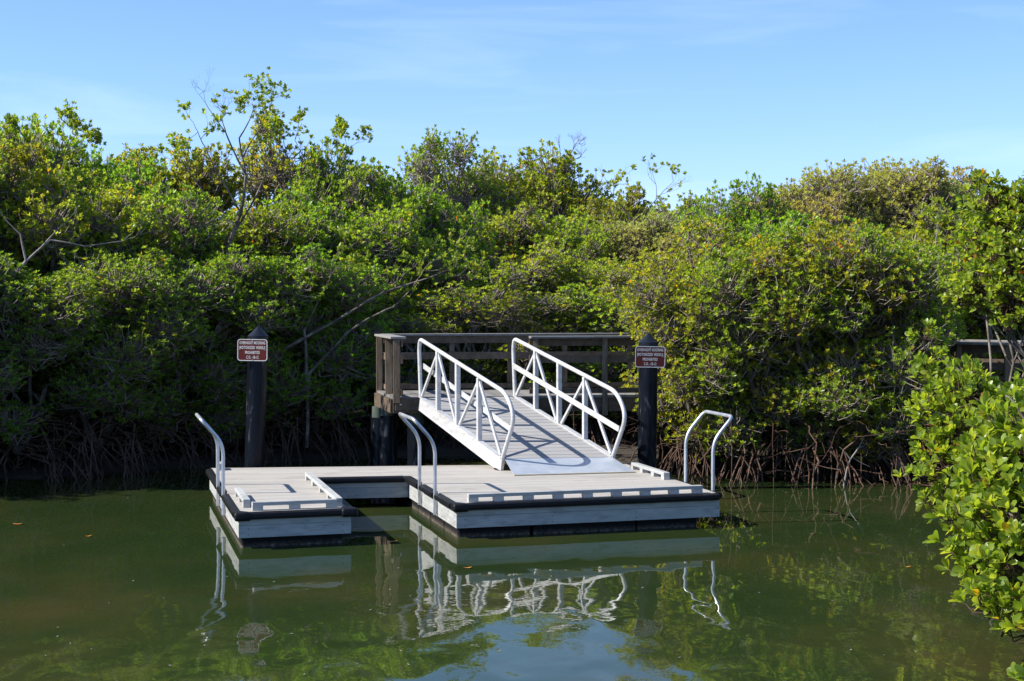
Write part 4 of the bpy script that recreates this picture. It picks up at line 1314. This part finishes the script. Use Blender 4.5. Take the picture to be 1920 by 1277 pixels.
# nearest one, lower right
near_bush('nearest large-leaved mangrove reaching over the water at the lower right', (5.45, 15.0, 0), [
    C(1925, 790, 14.8, 0.36), C(1900, 880, 14.6, 0.40), C(1970, 880, 14.6, 0.55), C(1838, 965, 14.8, 0.33, 0.26), C(1920, 985, 14.2, 0.40), C(1850, 1045, 14.4, 0.32, 0.24),
    C(1925, 1070, 14.0, 0.38), C(1872, 1125, 14.0, 0.24, 0.15), C(1935, 1155, 13.8, 0.26, 0.18), C(1990, 1000, 14.6, 0.6), C(2000, 1130, 13.6, 0.4), C(1970, 770, 15.4, 0.4), C(2020, 1120, 14.6, 0.5)], 301, 44, 0.125, 290, 14, 0.6, 0.7)
near_bush('large-leaved mangrove at right between the nearest one and the boardwalk railing', (6.2, 19.2, 0), [
    C(1790, 780, 19.0, 0.42), C(1860, 820, 18.6, 0.48), C(1795, 880, 18.6, 0.45), C(1772, 935, 18.8, 0.26, 0.22), C(1855, 900, 18.4, 0.5), C(1815, 735, 19.2, 0.36), C(1885, 755, 19.0, 0.36), C(1768, 835, 19.0, 0.32),
    C(1920, 840, 19.0, 0.6), C(1990, 820, 19.5, 0.8), C(1758, 728, 19.6, 0.24), C(1742, 690, 19.8, 0.18, 0.2), C(1738, 632, 20.2, 0.15, 0.15), C(1812, 692, 19.6, 0.15, 0.13), C(1735, 770, 19.4, 0.16)], 331, 44, 0.11, 290, 18, 0.9, 1.1)
near_bush('tall large-leaved mangrove rising to the sky at the right edge', (7.3, 24.0, 0), [
    C(1905, 560, 23.6, 0.50), C(1850, 540, 23.8, 0.40), C(1905, 490, 23.6, 0.55), C(1862, 440, 24.0, 0.48), C(1915, 410, 24.0, 0.5), C(1858, 375, 24.2, 0.40), C(1828, 465, 24.2, 0.28), C(1910, 370, 24.2, 0.28), C(1835, 335, 24.4, 0.18), C(1800, 545, 24.0, 0.25, 0.25),
    C(1970, 450, 24.2, 0.8), C(1980, 580, 24.0, 0.6), C(1990, 370, 24.5, 0.6)], 361, 40, 0.11, 200, 18, 1.0, 1.3)
near_bush('small large-leaved mangrove sprig at the bottom right corner', (5.6, 12.9, 0), [
    C(1950, 1290, 12.6, 0.17, 0.10), C(2020, 1290, 12.6, 0.33)], 391, 46, 0.12, 40, 6, 0.4, 0.4)

# dead stick standing in the water at right, and fallen leaves
def stick(label, pts_list, r0=0.02):
    rs = np.random.RandomState(9)
    paths = [(np.array([np.array(q) for q in pts]), r_, r_ * 0.5) for pts, r_ in pts_list]
    V_, F_ = path_frustums(paths, 6)
    me = np_mesh('dead_branch', V_, F_); me.materials.append(M['deadwood']); me.polygons.foreach_set('use_smooth', [True] * len(me.polygons))
    o = bpy.data.objects.new('dead_branch', me); COL.objects.link(o)
    return tag(o, label, 'branch')
Y = 27.3
stick('pale forked dead branch standing in the water before the stilt roots', [
    ([W(1582, 925, Y), W(1590, 880, Y), W(1596, 862, Y)], 0.022), ([W(1596, 862, Y), W(1588, 850, Y), W(1575, 838, Y)], 0.014),
    ([W(1596, 862, Y), W(1612, 840, Y), W(1622, 818, Y)], 0.016), ([W(1600, 858, Y), W(1615, 868, Y), W(1632, 876, Y)], 0.010),
    ([W(1610, 842, Y), W(1628, 832, Y)], 0.008)])
def fallen(px_, py, ang, sz, label):
    Y_ = 3200 * 3.1 / (py - 548); X_ = (px_ - 960) / 3200 * Y_
    vs = []
    for k in range(10):
        a = 2 * math.pi * k / 10
        vs.append((math.cos(a) * sz, math.sin(a) * sz * 0.42, 0.006 + 0.012 * math.cos(a) ** 2))
    vs.append((0, 0, 0.004))
    me = bpy.data.meshes.new('fallen_leaf'); me.from_pydata(vs, [], [(k, (k + 1) % 10, 10) for k in range(10)])
    me.materials.append(M['orange_leaf'])
    o = bpy.data.objects.new('fallen_leaf', me); COL.objects.link(o)
    o.location = (X_, Y_, 0.003); o.rotation_euler = (0, 0, ang)
    tag(o, label, 'leaf', 'fallen leaves floating on the creek')
fallen(735, 1018, 0.1, 0.06, 'orange leaf floating in the slot of the dock')
fallen(30, 985, 0.0, 0.07, 'orange leaf floating nearest the left picture edge')
fallen(162, 1008, 0.4, 0.045, 'small orange leaf floating on open water left of the dock')
fallen(876, 1068, 0.2, 0.05, 'orange leaf floating just in front of the wide dock section')
fallen(1705, 1066, -0.1, 0.04, 'reddish leaf floating near the right-hand mangrove')
fallen(868, 1002, 0.2, 0.035, 'small orange leaf against the front float of the wide dock section')

# small flecks of leaf litter drifting on the surface
rs = np.random.RandomState(77)
n = 60
px_ = rs.uniform(20, 1700, n); py_ = rs.uniform(930, 1270, n) 
Yl = 3200 * 3.1 / (py_ - 548); Xl = (px_ - 960) / 3200 * Yl
ok = ~((Yl > 20.0) & (Xl > -4.8) & (Xl < 3.0))
Xl, Yl = Xl[ok], Yl[ok]; n = len(Xl)
an = rs.uniform(0, 3.14, n); sz = rs.uniform(0.008, 0.022, n)
dx = np.stack([np.cos(an), np.sin(an), np.zeros(n)], 1) * sz[:, None]; dy = np.stack([-np.sin(an), np.cos(an), np.zeros(n)], 1) * sz[:, None] * 0.45
c0 = np.stack([Xl, Yl, np.full(n, 0.006)], 1)
V_ = np.stack([c0 - dx, c0 - dy, c0 + dx + [0, 0, 0.004], c0 + dy], 1).reshape(-1, 3)
F_ = np.arange(n * 4).reshape(-1, 4)
me = np_mesh('leaf_litter', V_, F_); me.materials.append(M['deadwood'])
o = bpy.data.objects.new('leaf_litter', me); COL.objects.link(o)
tag(o, 'tiny pale flecks of leaf litter drifting on the creek', kind='stuff')
